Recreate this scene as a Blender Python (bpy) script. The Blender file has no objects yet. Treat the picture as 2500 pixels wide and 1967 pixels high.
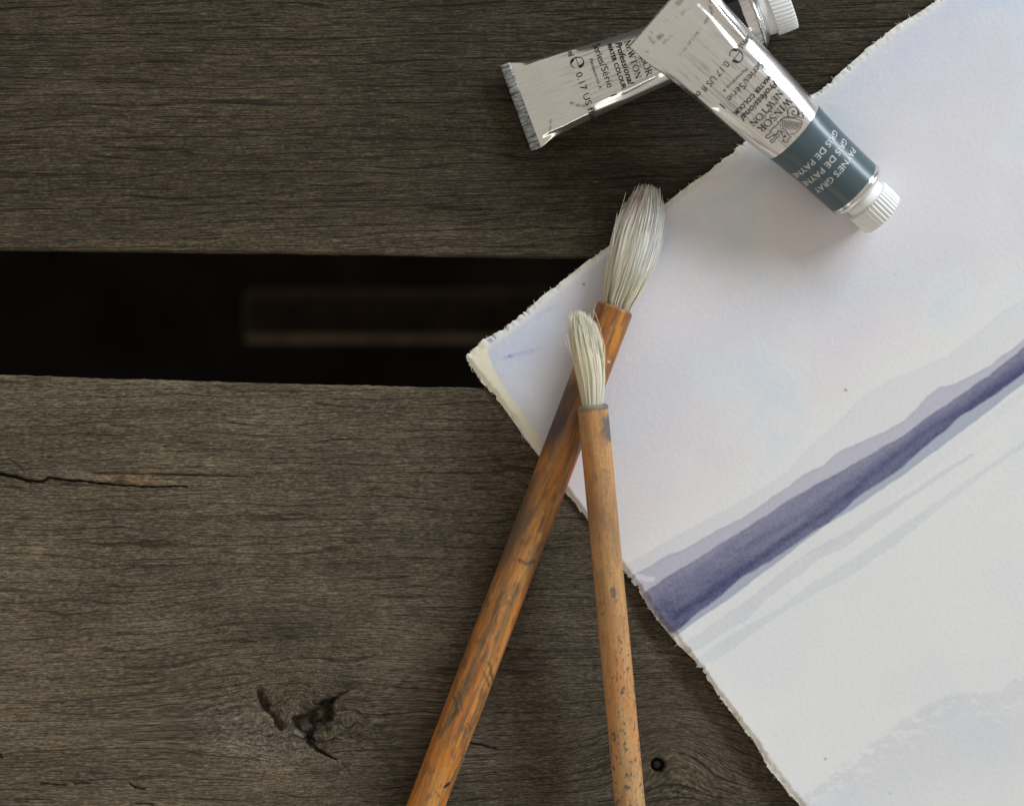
import bpy, bmesh, math, random
import numpy as np
from mathutils import Vector

SC = bpy.context.scene
COL = SC.collection
random.seed(7)
RNG = np.random.default_rng(11)

# ------------------------------------------------------------------ scale: lengths below are in twelfths of a mm
S = 7.88e-5            # metres per unit (a unit is one pixel of the photograph on the table top)
D = 6090.0             # camera height in units
CX, CY = 1250.0, 983.5

# ------------------------------------------------------------------ camera, world, light, exposure
cam_d = bpy.data.cameras.new('camera')
cam = bpy.data.objects.new('camera', cam_d)
COL.objects.link(cam)
cam.location = (0, 0, D * S)
cam.rotation_euler = (0, 0, 0)
cam_d.sensor_fit = 'HORIZONTAL'
cam_d.sensor_width = 22.3
cam_d.lens = 22.3 * D / 2500.0
cam_d.clip_start = 0.02
cam_d.clip_end = 20
cam_d.dof.use_dof = True
cam_d.dof.focus_distance = (D - 25) * S
cam_d.dof.aperture_fstop = 6.3
SC.camera = cam

world = bpy.data.worlds.new('World')
SC.world = world
world.use_nodes = True
bg = world.node_tree.nodes['Background']
bg.inputs[0].default_value = (1.0, 0.925, 0.83, 1)
bg.inputs[1].default_value = 0.43

def area(name, loc, target, sx, sy, power, col):
    l = bpy.data.lights.new(name, 'AREA')
    l.shape = 'RECTANGLE'
    l.size, l.size_y = sx, sy
    l.energy = power
    l.color = col
    o = bpy.data.objects.new(name, l)
    COL.objects.link(o)
    o.location = loc
    o.rotation_euler = (Vector(target) - Vector(loc)).to_track_quat('-Z', 'Y').to_euler()
    return o
area('window_light', (0.80, 0.68, 0.46), (0.02, 0.02, 0), 0.80, 0.17, 14.5, (0.80, 0.90, 1.0))
area('door_light', (0.15, -1.05, 0.36), (0.02, 0.0, 0), 1.0, 0.24, 1.6, (1.0, 0.95, 0.88))

vs = SC.view_settings
vs.view_transform = 'Standard'
vs.look = 'None'
vs.exposure = 0.0
vs.gamma = 1.0
SC.cycles.max_bounces = 12
SC.cycles.diffuse_bounces = 8

# ------------------------------------------------------------------ helpers
def P(px, py, z=0.0):
    """point of the table whose image falls at photo pixel (px, py), z units above the planks -> metres"""
    px = np.asarray(px, float); py = np.asarray(py, float); z = np.asarray(z, float)
    k = S * (1 - z / D)
    return np.stack(np.broadcast_arrays((px - CX) * k, (CY - py) * k, z * S), -1)

def to_photo(V):
    k = S * (1 - V[..., 2] / (D * S))
    return V[..., 0] / k + CX, CY - V[..., 1] / k

def lin(r, g, b):
    f = lambda c: (c / 255 / 12.92) if c / 255 <= 0.04045 else ((c / 255 + 0.055) / 1.055) ** 2.4
    return np.array([f(r), f(g), f(b)])

_T = {}
def vnoise(x, y, seed=0):
    if seed not in _T:
        _T[seed] = np.random.default_rng(1000 + seed).random((256, 256))
    T = _T[seed]
    x = np.asarray(x, float); y = np.asarray(y, float)
    xi = np.floor(x).astype(np.int64); yi = np.floor(y).astype(np.int64)
    fx = x - xi; fy = y - yi
    fx = fx * fx * fx * (fx * (fx * 6 - 15) + 10); fy = fy * fy * fy * (fy * (fy * 6 - 15) + 10)
    a = T[xi & 255, yi & 255]; b = T[(xi + 1) & 255, yi & 255]
    c = T[xi & 255, (yi + 1) & 255]; d = T[(xi + 1) & 255, (yi + 1) & 255]
    return (a * (1 - fx) + b * fx) * (1 - fy) + (c * (1 - fx) + d * fx) * fy

def fbm(x, y, octv=4, seed=0, gain=0.5):
    s = 0; a = 1; t = 0
    for k in range(octv):
        s = s + a * vnoise(x * 2 ** k + 17.3 * k, y * 2 ** k + 5.1 * k, seed + k)
        t += a; a *= gain
    return s / t

def sstep(a, b, x):
    t = np.clip((np.asarray(x, float) - a) / (b - a), 0, 1)
    return t * t * (3 - 2 * t)

def poly_dist(X, Y, pts):
    """distance to a polyline, and parameter 0..1 along it"""
    best = np.full(X.shape, 1e9); tt = np.zeros(X.shape)
    n = len(pts) - 1
    for i in range(n):
        (x0, y0), (x1, y1) = pts[i][:2], pts[i + 1][:2]
        dx, dy = x1 - x0, y1 - y0
        t = np.clip(((X - x0) * dx + (Y - y0) * dy) / (dx * dx + dy * dy), 0, 1)
        d = np.hypot(X - x0 - t * dx, Y - y0 - t * dy)
        m = d < best
        best = np.where(m, d, best); tt = np.where(m, (i + t) / n, tt)
    return best, tt

def poly_in(X, Y, pts):
    """signed distance to a polygon, positive inside"""
    ins = np.zeros(X.shape, bool)
    n = len(pts)
    for i in range(n):
        (x0, y0), (x1, y1) = pts[i], pts[(i + 1) % n]
        if y0 != y1:
            c = ((y0 > Y) != (y1 > Y)) & (X < (x1 - x0) * (Y - y0) / (y1 - y0) + x0)
            ins ^= c
    d, _ = poly_dist(X, Y, list(pts) + [pts[0]])
    return np.where(ins, d, -d)

def link(name, me, mat=None, parent=None, root=None):
    o = bpy.data.objects.new(name, me)
    COL.objects.link(o)
    if mat: me.materials.append(mat)
    if parent: o.parent = parent
    return o

def raw_mesh(name, V, quads=None, tris=None, smooth=True):
    me = bpy.data.meshes.new(name)
    V = np.ascontiguousarray(V, np.float32)
    nq = 0 if quads is None else len(quads); nt = 0 if tris is None else len(tris)
    me.vertices.add(len(V)); me.vertices.foreach_set('co', V.ravel())
    loops = np.concatenate([np.asarray(a, np.int32).ravel() for a in (quads, tris) if a is not None])
    me.loops.add(len(loops)); me.loops.foreach_set('vertex_index', loops.astype(np.int32))
    starts = np.concatenate([np.arange(nq) * 4, nq * 4 + np.arange(nt) * 3]).astype(np.int32)
    me.polygons.add(nq + nt); me.polygons.foreach_set('loop_start', starts)
    me.polygons.foreach_set('use_smooth', np.full(nq + nt, smooth))
    me.update(calc_edges=True)
    me.validate()
    return me

def attr_vec(me, name, A):
    a = me.attributes.new(name, 'FLOAT_VECTOR', 'POINT')
    a.data.foreach_set('vector', np.ascontiguousarray(A, np.float32).ravel())

def attr_col(me, name, A):
    A = np.asarray(A, np.float32)
    if A.shape[-1] == 3: A = np.concatenate([A, np.ones(A.shape[:-1] + (1,), np.float32)], -1)
    a = me.attributes.new(name, 'FLOAT_COLOR', 'POINT')
    a.data.foreach_set('color', np.ascontiguousarray(A).ravel())

def grid_quads(n, m, wrap_m=False, wrap_n=False, flip=False):
    i = np.arange(n if wrap_n else n - 1); j = np.arange(m if wrap_m else m - 1)
    I, J = np.meshgrid(i, j, indexing='ij')
    I2 = (I + 1) % n; J2 = (J + 1) % m
    q = np.stack([I * m + J, I2 * m + J, I2 * m + J2, I * m + J2], -1).reshape(-1, 4)
    return q[:, ::-1].copy() if flip else q

def empty(name, loc):
    o = bpy.data.objects.new(name, None)
    o.empty_display_size = 0.01
    COL.objects.link(o)
    o.location = loc
    return o

def tag(o, label=None, cat=None, group=None, kind=None):
    if label: o['label'] = label
    if cat: o['category'] = cat
    if group: o['group'] = group
    if kind: o['kind'] = kind
    return o

class NT:
    """small node-tree builder"""
    def __init__(self, name):
        self.m = bpy.data.materials.new(name); self.m.use_nodes = True
        self.t = self.m.node_tree
        self.b = self.t.nodes['Principled BSDF']
        self.out = self.t.nodes['Material Output']
    def n(self, kind, **kw):
        nd = self.t.nodes.new(kind)
        for k, v in kw.items(): setattr(nd, k, v)
        return nd
    def l(self, a, b): self.t.links.new(a, b)
    def attr(self, name): return self.n('ShaderNodeAttribute', attribute_name=name)
    def scale(self, vec, s, off=(0, 0, 0)):
        nd = self.n('ShaderNodeMapping'); nd.inputs['Scale'].default_value = s; nd.inputs['Location'].default_value = off
        self.l(vec, nd.inputs['Vector']); return nd.outputs[0]
    def noise(self, vec, detail=4, rough=0.55, dist=0.0, scale=1.0):
        nd = self.n('ShaderNodeTexNoise'); nd.inputs['Scale'].default_value = scale
        nd.inputs['Detail'].default_value = detail; nd.inputs['Roughness'].default_value = rough
        nd.inputs['Distortion'].default_value = dist
        self.l(vec, nd.inputs['Vector']); return nd.outputs[0]
    def math(self, op, a, b=None, c=None, clamp=False):
        nd = self.n('ShaderNodeMath', operation=op); nd.use_clamp = clamp
        for k, v in enumerate((a, b, c)):
            if v is None: continue
            if isinstance(v, (int, float)): nd.inputs[k].default_value = v
            else: self.l(v, nd.inputs[k])
        return nd.outputs[0]
    def ss(self, v, a, b, lo=0.0, hi=1.0):
        nd = self.n('ShaderNodeMapRange', interpolation_type='SMOOTHSTEP')
        nd.inputs[1].default_value = a; nd.inputs[2].default_value = b
        nd.inputs[3].default_value = lo; nd.inputs[4].default_value = hi
        self.l(v, nd.inputs[0]); return nd.outputs[0]
    def mix(self, f, a, b, mode='MIX'):
        nd = self.n('ShaderNodeMix', data_type='RGBA', blend_type=mode)
        for i, v in ((0, f), (6, a), (7, b)):
            if isinstance(v, (int, float)): nd.inputs[i].default_value = v
            elif isinstance(v, (tuple, list, np.ndarray)): nd.inputs[i].default_value = (*[float(c) for c in v[:3]], 1)
            else: self.l(v, nd.inputs[i])
        return nd.outputs[2]
    def bump(self, h, strength, dist):
        nd = self.n('ShaderNodeBump'); nd.inputs['Strength'].default_value = strength
        nd.inputs['Distance'].default_value = dist
        self.l(h, nd.inputs['Height']); self.l(nd.outputs[0], self.b.inputs['Normal'])
    def set(self, **kw):
        names = dict(rough='Roughness', metal='Metallic', spec='Specular IOR Level', coat='Coat Weight', coatr='Coat Roughness')
        for k, v in kw.items():
            i = self.b.inputs[names[k]]
            if isinstance(v, (int, float)): i.default_value = v
            else: self.l(v, i)
        return self
    def color(self, c):
        i = self.b.inputs['Base Color']
        if isinstance(c, (tuple, list, np.ndarray)): i.default_value = (*[float(x) for x in c[:3]], 1)
        else: self.l(c, i)
        return self

# ------------------------------------------------------------------ materials
def wood_material(name, dark, mid, light, line_len, line_amt, fib, lw):
    hues = ((mid[0] * 1.25, mid[1] * 0.98, mid[2] * 0.98), (mid[0] * 0.82, mid[1] * 1.02, mid[2] * 0.86))
    N = NT(name)
    g = N.attr('grain').outputs['Vector']
    tone = N.attr('tone').outputs['Color']
    n1 = N.noise(N.scale(g, (fib, 0.36, 1)), 5, 0.58, 0.08)
    n1b = N.noise(N.scale(g, (fib * 2.4, 0.26, 1), (3, 9, 0)), 4, 0.58, 0.12)
    n2 = N.noise(N.scale(g, (0.0026, 0.035, 1), (11, 2, 0)), 4, 0.55, 0.2)
    n3 = N.noise(N.scale(g, (line_len, 0.085, 1), (5, 31, 0)), 2.2, 0.55, 0.1)
    n3g = N.noise(N.scale(g, (0.0045, 0.040, 1), (71, 3, 0)), 2, 0.5)
    n4 = N.noise(N.scale(g, (0.030, 0.09, 1), (1, 8, 0)), 3, 0.6)
    n5 = N.noise(N.scale(g, (0.0035, 0.006, 1), (41, 18, 0)), 4, 0.6)
    sp = N.n('ShaderNodeSeparateXYZ'); N.l(g, sp.inputs[0])
    def lines(step, amp, off, w):
        wob = N.noise(N.scale(g, (line_len, 0.022, 1), (off, 31, 0)), 1.6, 0.5, 0.0)
        t = N.math('ADD', N.math('MULTIPLY', sp.outputs[1], 1.0 / step), N.math('MULTIPLY', wob, amp))
        d = N.math('ABSOLUTE', N.math('SUBTRACT', N.math('FRACT', t), 0.5))
        return N.ss(d, w * 0.3, w, 1, 0)
    n3m = N.noise(N.scale(g, (0.0060, 0.070, 1), (171, 33, 0)), 2, 0.5)
    line = N.math('MAXIMUM', N.math('MULTIPLY', lines(21.0, 3.2, 5, lw * 1.35), N.ss(n3g, 0.40, 0.54, 0.0, 1)), N.math('MULTIPLY', lines(8.5, 5.0, 55, lw * 1.9), N.ss(n3m, 0.46, 0.60, 0.0, 0.65)))
    pores = N.math('MULTIPLY', N.ss(n1b, 0.30, 0.42, 1, 0), 0.75)
    n6 = N.noise(N.scale(g, (0.085, 0.26, 1), (13, 77, 0)), 4, 0.72)
    v = N.math('ADD', N.math('MULTIPLY', n1, 0.52), N.math('MULTIPLY', n1b, 0.26))
    v = N.math('ADD', v, N.math('MULTIPLY', N.math('SUBTRACT', n6, 0.5), 0.56))
    v = N.math('ADD', v, N.math('MULTIPLY', n2, 0.16))
    v = N.math('ADD', v, N.math('MULTIPLY', n4, 0.16))
    v = N.math('ADD', v, N.math('MULTIPLY', n5, 0.18))
    r = N.n('ShaderNodeValToRGB')
    r.color_ramp.elements[0].position = 0.47; r.color_ramp.elements[0].color = (*dark, 1)
    r.color_ramp.elements[1].position = 0.80; r.color_ramp.elements[1].color = (*light, 1)
    e = r.color_ramp.elements.new(0.63); e.color = (*mid, 1)
    N.l(v, r.inputs[0])
    c = N.mix(N.math('MULTIPLY', line, line_amt), r.outputs[0], tuple(x * 0.30 for x in dark))
    c = N.mix(N.math('MULTIPLY', pores, 0.22), c, tuple(x * 0.75 for x in dark))
    # a few warm and greenish fibres
    hue = N.noise(N.scale(g, (0.035, 0.08, 1), (90, 8, 0)), 3, 0.65)
    c = N.mix(N.ss(hue, 0.5, 0.72, 0, 0.42), c, hues[0])
    c = N.mix(N.ss(hue, 0.5, 0.28, 0, 0.42), c, hues[1])
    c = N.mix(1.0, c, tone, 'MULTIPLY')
    c = N.mix(1.0, c, (1.05, 1.0, 0.92), 'MULTIPLY')
    N.color(c)
    N.set(rough=N.ss(n1, 0.3, 0.7, 0.85, 0.65), spec=0.18)
    h = N.math('SUBTRACT', N.math('ADD', N.math('MULTIPLY', n1, 0.7), N.math('MULTIPLY', n1b, 0.6)), N.math('MULTIPLY', line, 0.8))
    N.bump(h, 0.65, 0.00020)
    return N.m

M_WOOD_A = wood_material('weathered_dark_wood', (0.0118, 0.0093, 0.0058), (0.0375, 0.0302, 0.0196), (0.116, 0.094, 0.064), 0.0016, 0.72, 0.0150, 0.085)
M_WOOD_B = wood_material('weathered_grey_wood', (0.0175, 0.0142, 0.0094), (0.082, 0.0675, 0.0470), (0.230, 0.192, 0.138), 0.0024, 0.60, 0.0260, 0.075)

def plain(name, c, rough=0.6, spec=0.4, vary=0.15, sc=400):
    N = NT(name)
    tc = N.n('ShaderNodeTexCoord')
    n = N.noise(tc.outputs['Object'], 4, 0.6, 0.0, sc)
    k = N.ss(n, 0.3, 0.7, 1 - vary, 1 + vary)
    cc = N.n('ShaderNodeVectorMath', operation='SCALE'); cc.inputs[0].default_value = c
    N.l(k, cc.inputs['Scale'])
    N.color(cc.outputs[0]); N.set(rough=rough, spec=spec)
    return N.m

M_GROUND = plain('dark_earth', (0.010, 0.008, 0.006), 1.0, 0.0, 0.3, 30)
M_RAIL = plain('rail_wood', (0.065, 0.043, 0.024), 0.7, 0.3, 0.3, 90)
M_NAIL = plain('old_iron', (0.030, 0.028, 0.026), 0.5, 0.5, 0.4, 1500)
M_CAP = plain('white_cap_plastic', (0.80, 0.80, 0.775), 0.38, 0.45, 0.02, 600)
M_INK = plain('black_print', (0.012, 0.0115, 0.012), 0.65, 0.2, 0.2, 1500)
M_WHITE_INK = plain('white_print', (0.55, 0.58, 0.57), 0.4, 0.4, 0.05, 1500)

def paper_material():
    N = NT('cotton_paper')
    c = N.attr('Col').outputs['Color']
    g = N.attr('uvp').outputs['Vector']
    n1 = N.noise(N.scale(g, (0.075, 0.075, 1)), 3, 0.6)
    n2 = N.noise(N.scale(g, (0.28, 0.28, 1)), 3, 0.6)
    n3 = N.noise(N.scale(g, (0.5, 0.5, 1)), 2, 0.7)
    k = N.ss(n3, 0.25, 0.75, 0.972, 1.02)
    cc = N.n('ShaderNodeVectorMath', operation='SCALE'); N.l(c, cc.inputs[0]); N.l(k, cc.inputs['Scale'])
    N.color(cc.outputs[0]); N.set(rough=0.9, spec=0.12)
    N.bump(N.math('ADD', n1, N.math('MULTIPLY', n2, 0.35)), 0.27, 0.00022)
    return N.m
M_PAPER = paper_material()

def metal_material():
    N = NT('tube_aluminium')
    g = N.attr('sq').outputs['Vector']
    c = N.attr('Col').outputs['Color']
    n1 = N.noise(N.scale(g, (0.012, 0.30, 1)), 5, 0.65, 0.2)
    n2 = N.noise(N.scale(g, (0.03, 0.05, 1), (7, 3, 0)), 3, 0.6)
    k = N.ss(n1, 0.3, 0.7, 0.90, 1.04)
    cc = N.n('ShaderNodeVectorMath', operation='SCALE'); N.l(c, cc.inputs[0]); N.l(k, cc.inputs['Scale'])
    N.color(cc.outputs[0]); N.set(metal=0.93, rough=N.ss(n1, 0.3, 0.7, 0.22, 0.14))
    N.bump(N.math('ADD', n1, N.math('MULTIPLY', n2, 0.5)), 0.14, 0.00012)
    return N.m
M_METAL = metal_material()

def crimp_material():
    N = NT('brushed_aluminium_fold')
    g = N.attr('sq').outputs['Vector']
    n1 = N.noise(N.scale(g, (0.03, 0.16, 1)), 5, 0.75, 0.3)
    N.color(N.mix(N.ss(n1, 0.36, 0.62), (0.055, 0.058, 0.055), (0.40, 0.41, 0.39)))  # greyer than the body: darker reflections put into the base colour
    N.set(metal=0.35, rough=0.5); N.bump(n1, 0.6, 0.0002)
    return N.m
M_CRIMP = crimp_material()

def band_material():
    N = NT('slate_blue_band')
    g = N.attr('sq').outputs['Vector']
    n1 = N.noise(N.scale(g, (0.2, 0.2, 1)), 4, 0.6)
    N.color(N.mix(N.ss(n1, 0.3, 0.7), (0.056, 0.086, 0.098), (0.066, 0.099, 0.112)))
    N.set(rough=0.30, spec=0.5)
    return N.m
M_BAND = band_material()

def bamboo_material():
    N = NT('bamboo')
    c = N.attr('Col').outputs['Color']
    g = N.attr('sq').outputs['Vector']
    n1 = N.noise(N.scale(g, (0.012, 0.22, 1)), 5, 0.65, 0.2)
    n2 = N.noise(N.scale(g, (0.15, 0.25, 1), (7, 3, 0)), 4, 0.65)
    k = N.math('MULTIPLY', N.ss(n1, 0.28, 0.72, 0.80, 1.15), N.ss(n2, 0.25, 0.75, 0.86, 1.1))
    cc = N.n('ShaderNodeVectorMath', operation='SCALE'); N.l(c, cc.inputs[0]); N.l(k, cc.inputs['Scale'])
    N.color(cc.outputs[0]); N.set(rough=0.52, spec=0.35)
    N.bump(N.math('ADD', n1, N.math('MULTIPLY', n2, 0.4)), 0.35, 0.00012)
    return N.m
M_BAMBOO = bamboo_material()

def hair_material():
    N = NT('goat_hair')
    c = N.attr('Col').outputs['Color']
    N.color(c); N.set(rough=0.3, spec=0.8)
    tr = N.n('ShaderNodeBsdfTranslucent'); N.l(c, tr.inputs[0])
    mx = N.n('ShaderNodeMixShader'); mx.inputs[0].default_value = 0.4
    N.l(N.b.outputs[0], mx.inputs[1]); N.l(tr.outputs[0], mx.inputs[2]); N.l(mx.outputs[0], N.out.inputs[0])
    return N.m
M_HAIR = hair_material()
def core_material():
    N = NT('packed_hair')
    N.color(N.attr('Col').outputs['Color']); N.set(rough=0.35, spec=0.7)
    return N.m
M_CORE = core_material()

# ------------------------------------------------------------------ ground under the table
gm = raw_mesh('ground', np.array([[-6, -6, -.42], [6, -6, -.42], [6, 6, -.42], [-6, 6, -.42]]), quads=[[0, 1, 2, 3]])
ground = link('ground', gm, M_GROUND); tag(ground, kind='structure')

# ------------------------------------------------------------------ the slatted table
TH = 300.0      # plank thickness
table = empty('slatted_table', (0, 0, -TH * S))
tag(table, 'weathered dark wooden slatted table top with a wide gap between its planks', 'table')
TZ = np.array([0, 0, -TH * S])

KNOT = (735.0, 1768.0)
PIT1 = [(632, 1688), (640, 1712), (657, 1735), (683, 1772)]
PIT2 = [(708, 1752), (722, 1745), (748, 1742), (778, 1718), (796, 1706), (818, 1702), (812, 1720), (814, 1742), (804, 1766), (772, 1774),
        (764, 1790), (770, 1812), (752, 1812), (730, 1794), (714, 1776)]
CREV = [(745, 1806), (775, 1830), (800, 1846), (822, 1858)]
CREV2 = [(812, 1708), (832, 1696), (852, 1686)]
CREV3 = [(762, 1712), (778, 1724)]
CREV4 = [(835, 1862), (850, 1880), (858, 1900)]
CRACK = [(-40, 1150), (0, 1158), (36, 1163), (66, 1173), (102, 1176), (117, 1167), (156, 1170), (240, 1179), (323, 1187), (400, 1188), (455, 1187)]
CRACK2 = [(200, 1153), (300, 1156), (419, 1157), (520, 1161), (655, 1164)]
NAIL = (1605.5, 1867.5)

def interp_edge(pts):
    xs = [p[0] for p in pts]; ys = [p[1] for p in pts]
    return lambda x: np.interp(x, xs, ys)

def make_plank(name, ya, yb, mat, fine=True, which=0):
    """a plank between image edges ya(x) (far side) and yb(x) (near side)"""
    if fine:
        xs = np.concatenate([np.linspace(-6200, -160, 24)[:-1], np.arange(-160, 2661, 4.0), np.linspace(2661, 7400, 18)[1:]])
        span = 1150
    else:
        xs = np.linspace(-6200, 7400, 120)
    nt = (int((min(yb(1250), 2080) - max(ya(1250), -110)) / 2.7)) if fine else 14
    ta = (max(ya(1250), -110) - ya(1250)) / (yb(1250) - ya(1250)) if fine else 0.02
    tb = (min(yb(1250), 2080) - ya(1250)) / (yb(1250) - ya(1250)) if fine else 0.98
    ts = np.linspace(ta, tb, nt)
    e = 9.0 / (yb(1250) - ya(1250))
    lo = [e] if ts[0] <= e else list(np.linspace(e, ts[0], 8)[:-1])
    hi = [1 - e] if ts[-1] >= 1 - e else list(np.linspace(ts[-1], 1 - e, 8)[1:])
    ts = np.array(lo + [t for t in ts if e < t < 1 - e] + hi)
    X, T = np.meshgrid(xs, ts, indexing='xy')            # rows: across
    Ya = ya(X); Yb = yb(X)
    jag_b = 5.0 * (fbm(X / 130, X * 0 + 3, 4, 40 + which) - 0.5) + 2.2 * (fbm(X / 14, X * 0 + 8, 2, 44 + which) - 0.5)
    jag_a = 5.0 * (fbm(X / 130, X * 0 + 9, 4, 50 + which) - 0.5) + 2.2 * (fbm(X / 14, X * 0 + 2, 2, 54 + which) - 0.5)
    Y = Ya + (Yb - Ya) * T + jag_a * np.clip(1 - T * 12, 0, 1) + jag_b * np.clip(1 - (1 - T) * 12, 0, 1)
    # relief
    Z = 3.0 * (fbm(X / 600, Y / 160, 3, 3 + which) - 0.5)
    tone = np.ones(X.shape)
    warm = np.zeros(X.shape)
    gx = X + which * 5000.0
    gy = Y + 20 * (fbm(X / 800, Y / 260, 2, 70 + which) - 0.5) * 2 + (3 if which != 1 else 6) * (fbm(X / 190, Y / 60, 2, 80 + which) - 0.5)
    if which == 0:
        gy = gy + 0.022 * X
        Z += 1.2 * (fbm(X / 220, gy / 9, 3, 20) - 0.5)
        tone *= 0.80 + 0.40 * fbm(X / 500, Y / 200, 3, 21)
        tone *= 1.22 - 0.50 * sstep(400, 1700, X)  # darkens to the right, partly shading put into the wood tone
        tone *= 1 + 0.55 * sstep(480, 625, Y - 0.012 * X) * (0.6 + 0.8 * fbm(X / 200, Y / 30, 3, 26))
    elif which == 1:
        dx = (X - KNOT[0]) / 1.75; dy = Y - KNOT[1]
        rr2 = dx * dx + dy * dy
        R2 = 95.0 ** 2
        psi = dy * (1 - 0.55 * R2 / (rr2 + R2 * 1.2))
        wgt = np.exp(-rr2 / (520.0 ** 2))
        gy = gy + (psi - dy) * wgt * 1.5 + 0.018 * X
        ks = np.exp(-((X - 1650) ** 2 / 150 ** 2 + (Y - 1830) ** 2 / 110 ** 2))
        gy = gy + 90 * ks
        # swirling grain near the knot
        near = np.exp(-rr2 / (150.0 ** 2))
        gx = gx + near * ((X - KNOT[0]) * 1.6 + 90 * fbm(X / 90, Y / 70, 3, 84))
        gy = gy + near * 22 * (fbm(X / 45, Y / 60, 3, 85) - 0.5)
        Z += 1.4 * (fbm(X / 120, gy / 8, 3, 22) - 0.5)
        Z += near * 16 * (fbm(X / 55, Y / 40, 4, 86) - 0.55)
        tone *= 0.80 + 0.40 * fbm(X / 420, Y / 190, 4, 23)
        tone *= 1.16 - 0.42 * sstep(300, 1500, X)  # right part darker, some of its shade carried by the tone
        tone *= 1 - 0.42 * np.exp(-((X - 700) ** 2 / 150 ** 2 + (Y - 1545) ** 2 / 42 ** 2)) * (0.5 + fbm(X / 50, Y / 20, 3, 24))
        tone *= 1 - 0.36 * np.exp(-((X - 900) ** 2 / 130 ** 2 + (Y - 1780) ** 2 / 75 ** 2)) * (0.5 + fbm(X / 40, Y / 24, 3, 27))
        tone *= 1 - 0.3 * np.exp(-((X - 840) ** 2 / 30 ** 2 + (Y - 1668) ** 2 / 22 ** 2)) * 2 * fbm(X / 12, Y / 12, 3, 28)
        tone *= 1 - 0.35 * np.exp(-((X - 835) ** 2 / 45 ** 2 + (Y - 1578) ** 2 / 8 ** 2))
        tone *= 1 - 0.22 * np.exp(-((X - 960) ** 2 / 90 ** 2 + (Y - 1900) ** 2 / 60 ** 2)) * (0.4 + 1.2 * fbm(X / 25, Y / 25, 3, 33))
        tone *= 1 + 0.28 * np.exp(-((X - 700) ** 2 / 160 ** 2 + (Y - 1880 - 0.25 * (X - 700)) ** 2 / 60 ** 2))
        tone *= 1 + 0.35 * np.exp(-((X - 910) ** 2 / 70 ** 2 + (Y - 1845) ** 2 / 22 ** 2)) * fbm(X / 20, Y / 12, 3, 35) * 1.5
        cool = 0.9 * np.exp(-((X - 610) ** 2 / 140 ** 2 + (Y - 1795 - 0.3 * (X - 610)) ** 2 / 62 ** 2)) + 0.8 * np.exp(-((X - 1210) ** 2 / 110 ** 2 + (Y - 1850) ** 2 / 90 ** 2)) \
            + 0.5 * np.exp(-((X - 1330) ** 2 / 120 ** 2 + (Y - 1600) ** 2 / 120 ** 2))
        rough = np.exp(-((X - 800) ** 2 / 190 ** 2 + (Y - 1790) ** 2 / 120 ** 2))
        tone *= 1 + rough * 1.3 * (fbm(X / 22, Y / 15, 4, 36, 0.65) - 0.5)
        # knot pits, crevices, crack, nail hole
        wx = X + 10 * (fbm(X / 16, Y / 16, 3, 60) - 0.5); wy = Y + 10 * (fbm(X / 16, Y / 16, 3, 63) - 0.5)
        d1, t1 = poly_dist(wx, wy, PIT1); m1 = sstep(14, 1, d1 + 11 * (fbm(X / 13, Y / 13, 3, 61) - 0.5) - 3 * np.sin(t1 * 3.1)) * (0.55 + 0.45 * sstep(0.25, 0.6, fbm(X / 16, Y / 16, 2, 62) + 0.3 * t1))
        s2 = poly_in(wx, wy, PIT2); m2 = sstep(-3, 7, s2)
        lumps = np.maximum(np.exp(-((X - 738) ** 2 + (Y - 1778) ** 2) / 15 ** 2), np.exp(-((X - 778) ** 2 + (Y - 1748) ** 2) / 17 ** 2))
        def groove(pl, w, wend=0.25):
            d, t = poly_dist(wx, wy, pl)
            ww = w * (1 - (1 - wend) * t)
            return sstep(ww, ww * 0.25, d)
        c1 = groove(CREV, 9); c2 = groove(CREV2, 6); c3 = groove(CREV3, 4); c4 = groove(CREV4, 6)
        ring = sstep(24, 10, np.abs(s2 + 3))
        depth = 15 * m1 + 26 * m2 - 15 * m2 * lumps + 12 * np.maximum(np.maximum(c1, 0.6 * c2), np.maximum(0.4 * c3, 0.25 * c4))
        Z -= depth
        burn = np.maximum.reduce([0.68 * m1, 0.80 * m2 * (1 - 0.35 * lumps), 0.75 * c1, 0.45 * c2, 0.3 * c3, 0.12 * c4])
        tone *= 1 - 0.85 * burn
        tone *= 1 - 0.25 * np.exp(-(np.clip(-s2, 0, 99) / 16) ** 2) * (1 - m2) * fbm(X / 14, Y / 14, 3, 66) * 1.6
        k1, kt = poly_dist(X, Y + 5 * (fbm(X / 25, Y / 25, 3, 67) - 0.5), CRACK)
        kw = 2.4 + 3.6 * np.clip(1.0 - kt, 0.0, 1) * (0.6 + 0.8 * fbm(X / 30, Y * 0, 2, 68))
        km = sstep(kw, kw * 0.3, k1)
        k2, kt2 = poly_dist(X, Y + 4 * (fbm(X / 60, Y / 60, 2, 67) - 0.5), CRACK2); km2 = sstep(3.4, 0.8, k2) * 0.75 * sstep(0, .1, kt2) * sstep(1, .8, kt2)
        k3, _ = poly_dist(X, Y, [(20, 1120), (48, 1138), (62, 1156)]); km3 = sstep(3, 1, k3) * 0.5
        Z -= 12 * km + 5 * km2 + 3 * km3
        Z += 5 * np.exp(-((Y - 1160 - 0.05 * X) / 14) ** 2) * sstep(460, 250, X) * (Y < 1176 + .04 * X)
        tone *= 1 - 0.88 * np.maximum.reduce([km, km2, km3])
        warm = np.exp(-((X - 325) ** 2 / 75 ** 2 + (Y - 1172) ** 2 / 14 ** 2)) * (0.4 + 1.0 * fbm(X / 25, Y / 5, 3, 69))
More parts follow.
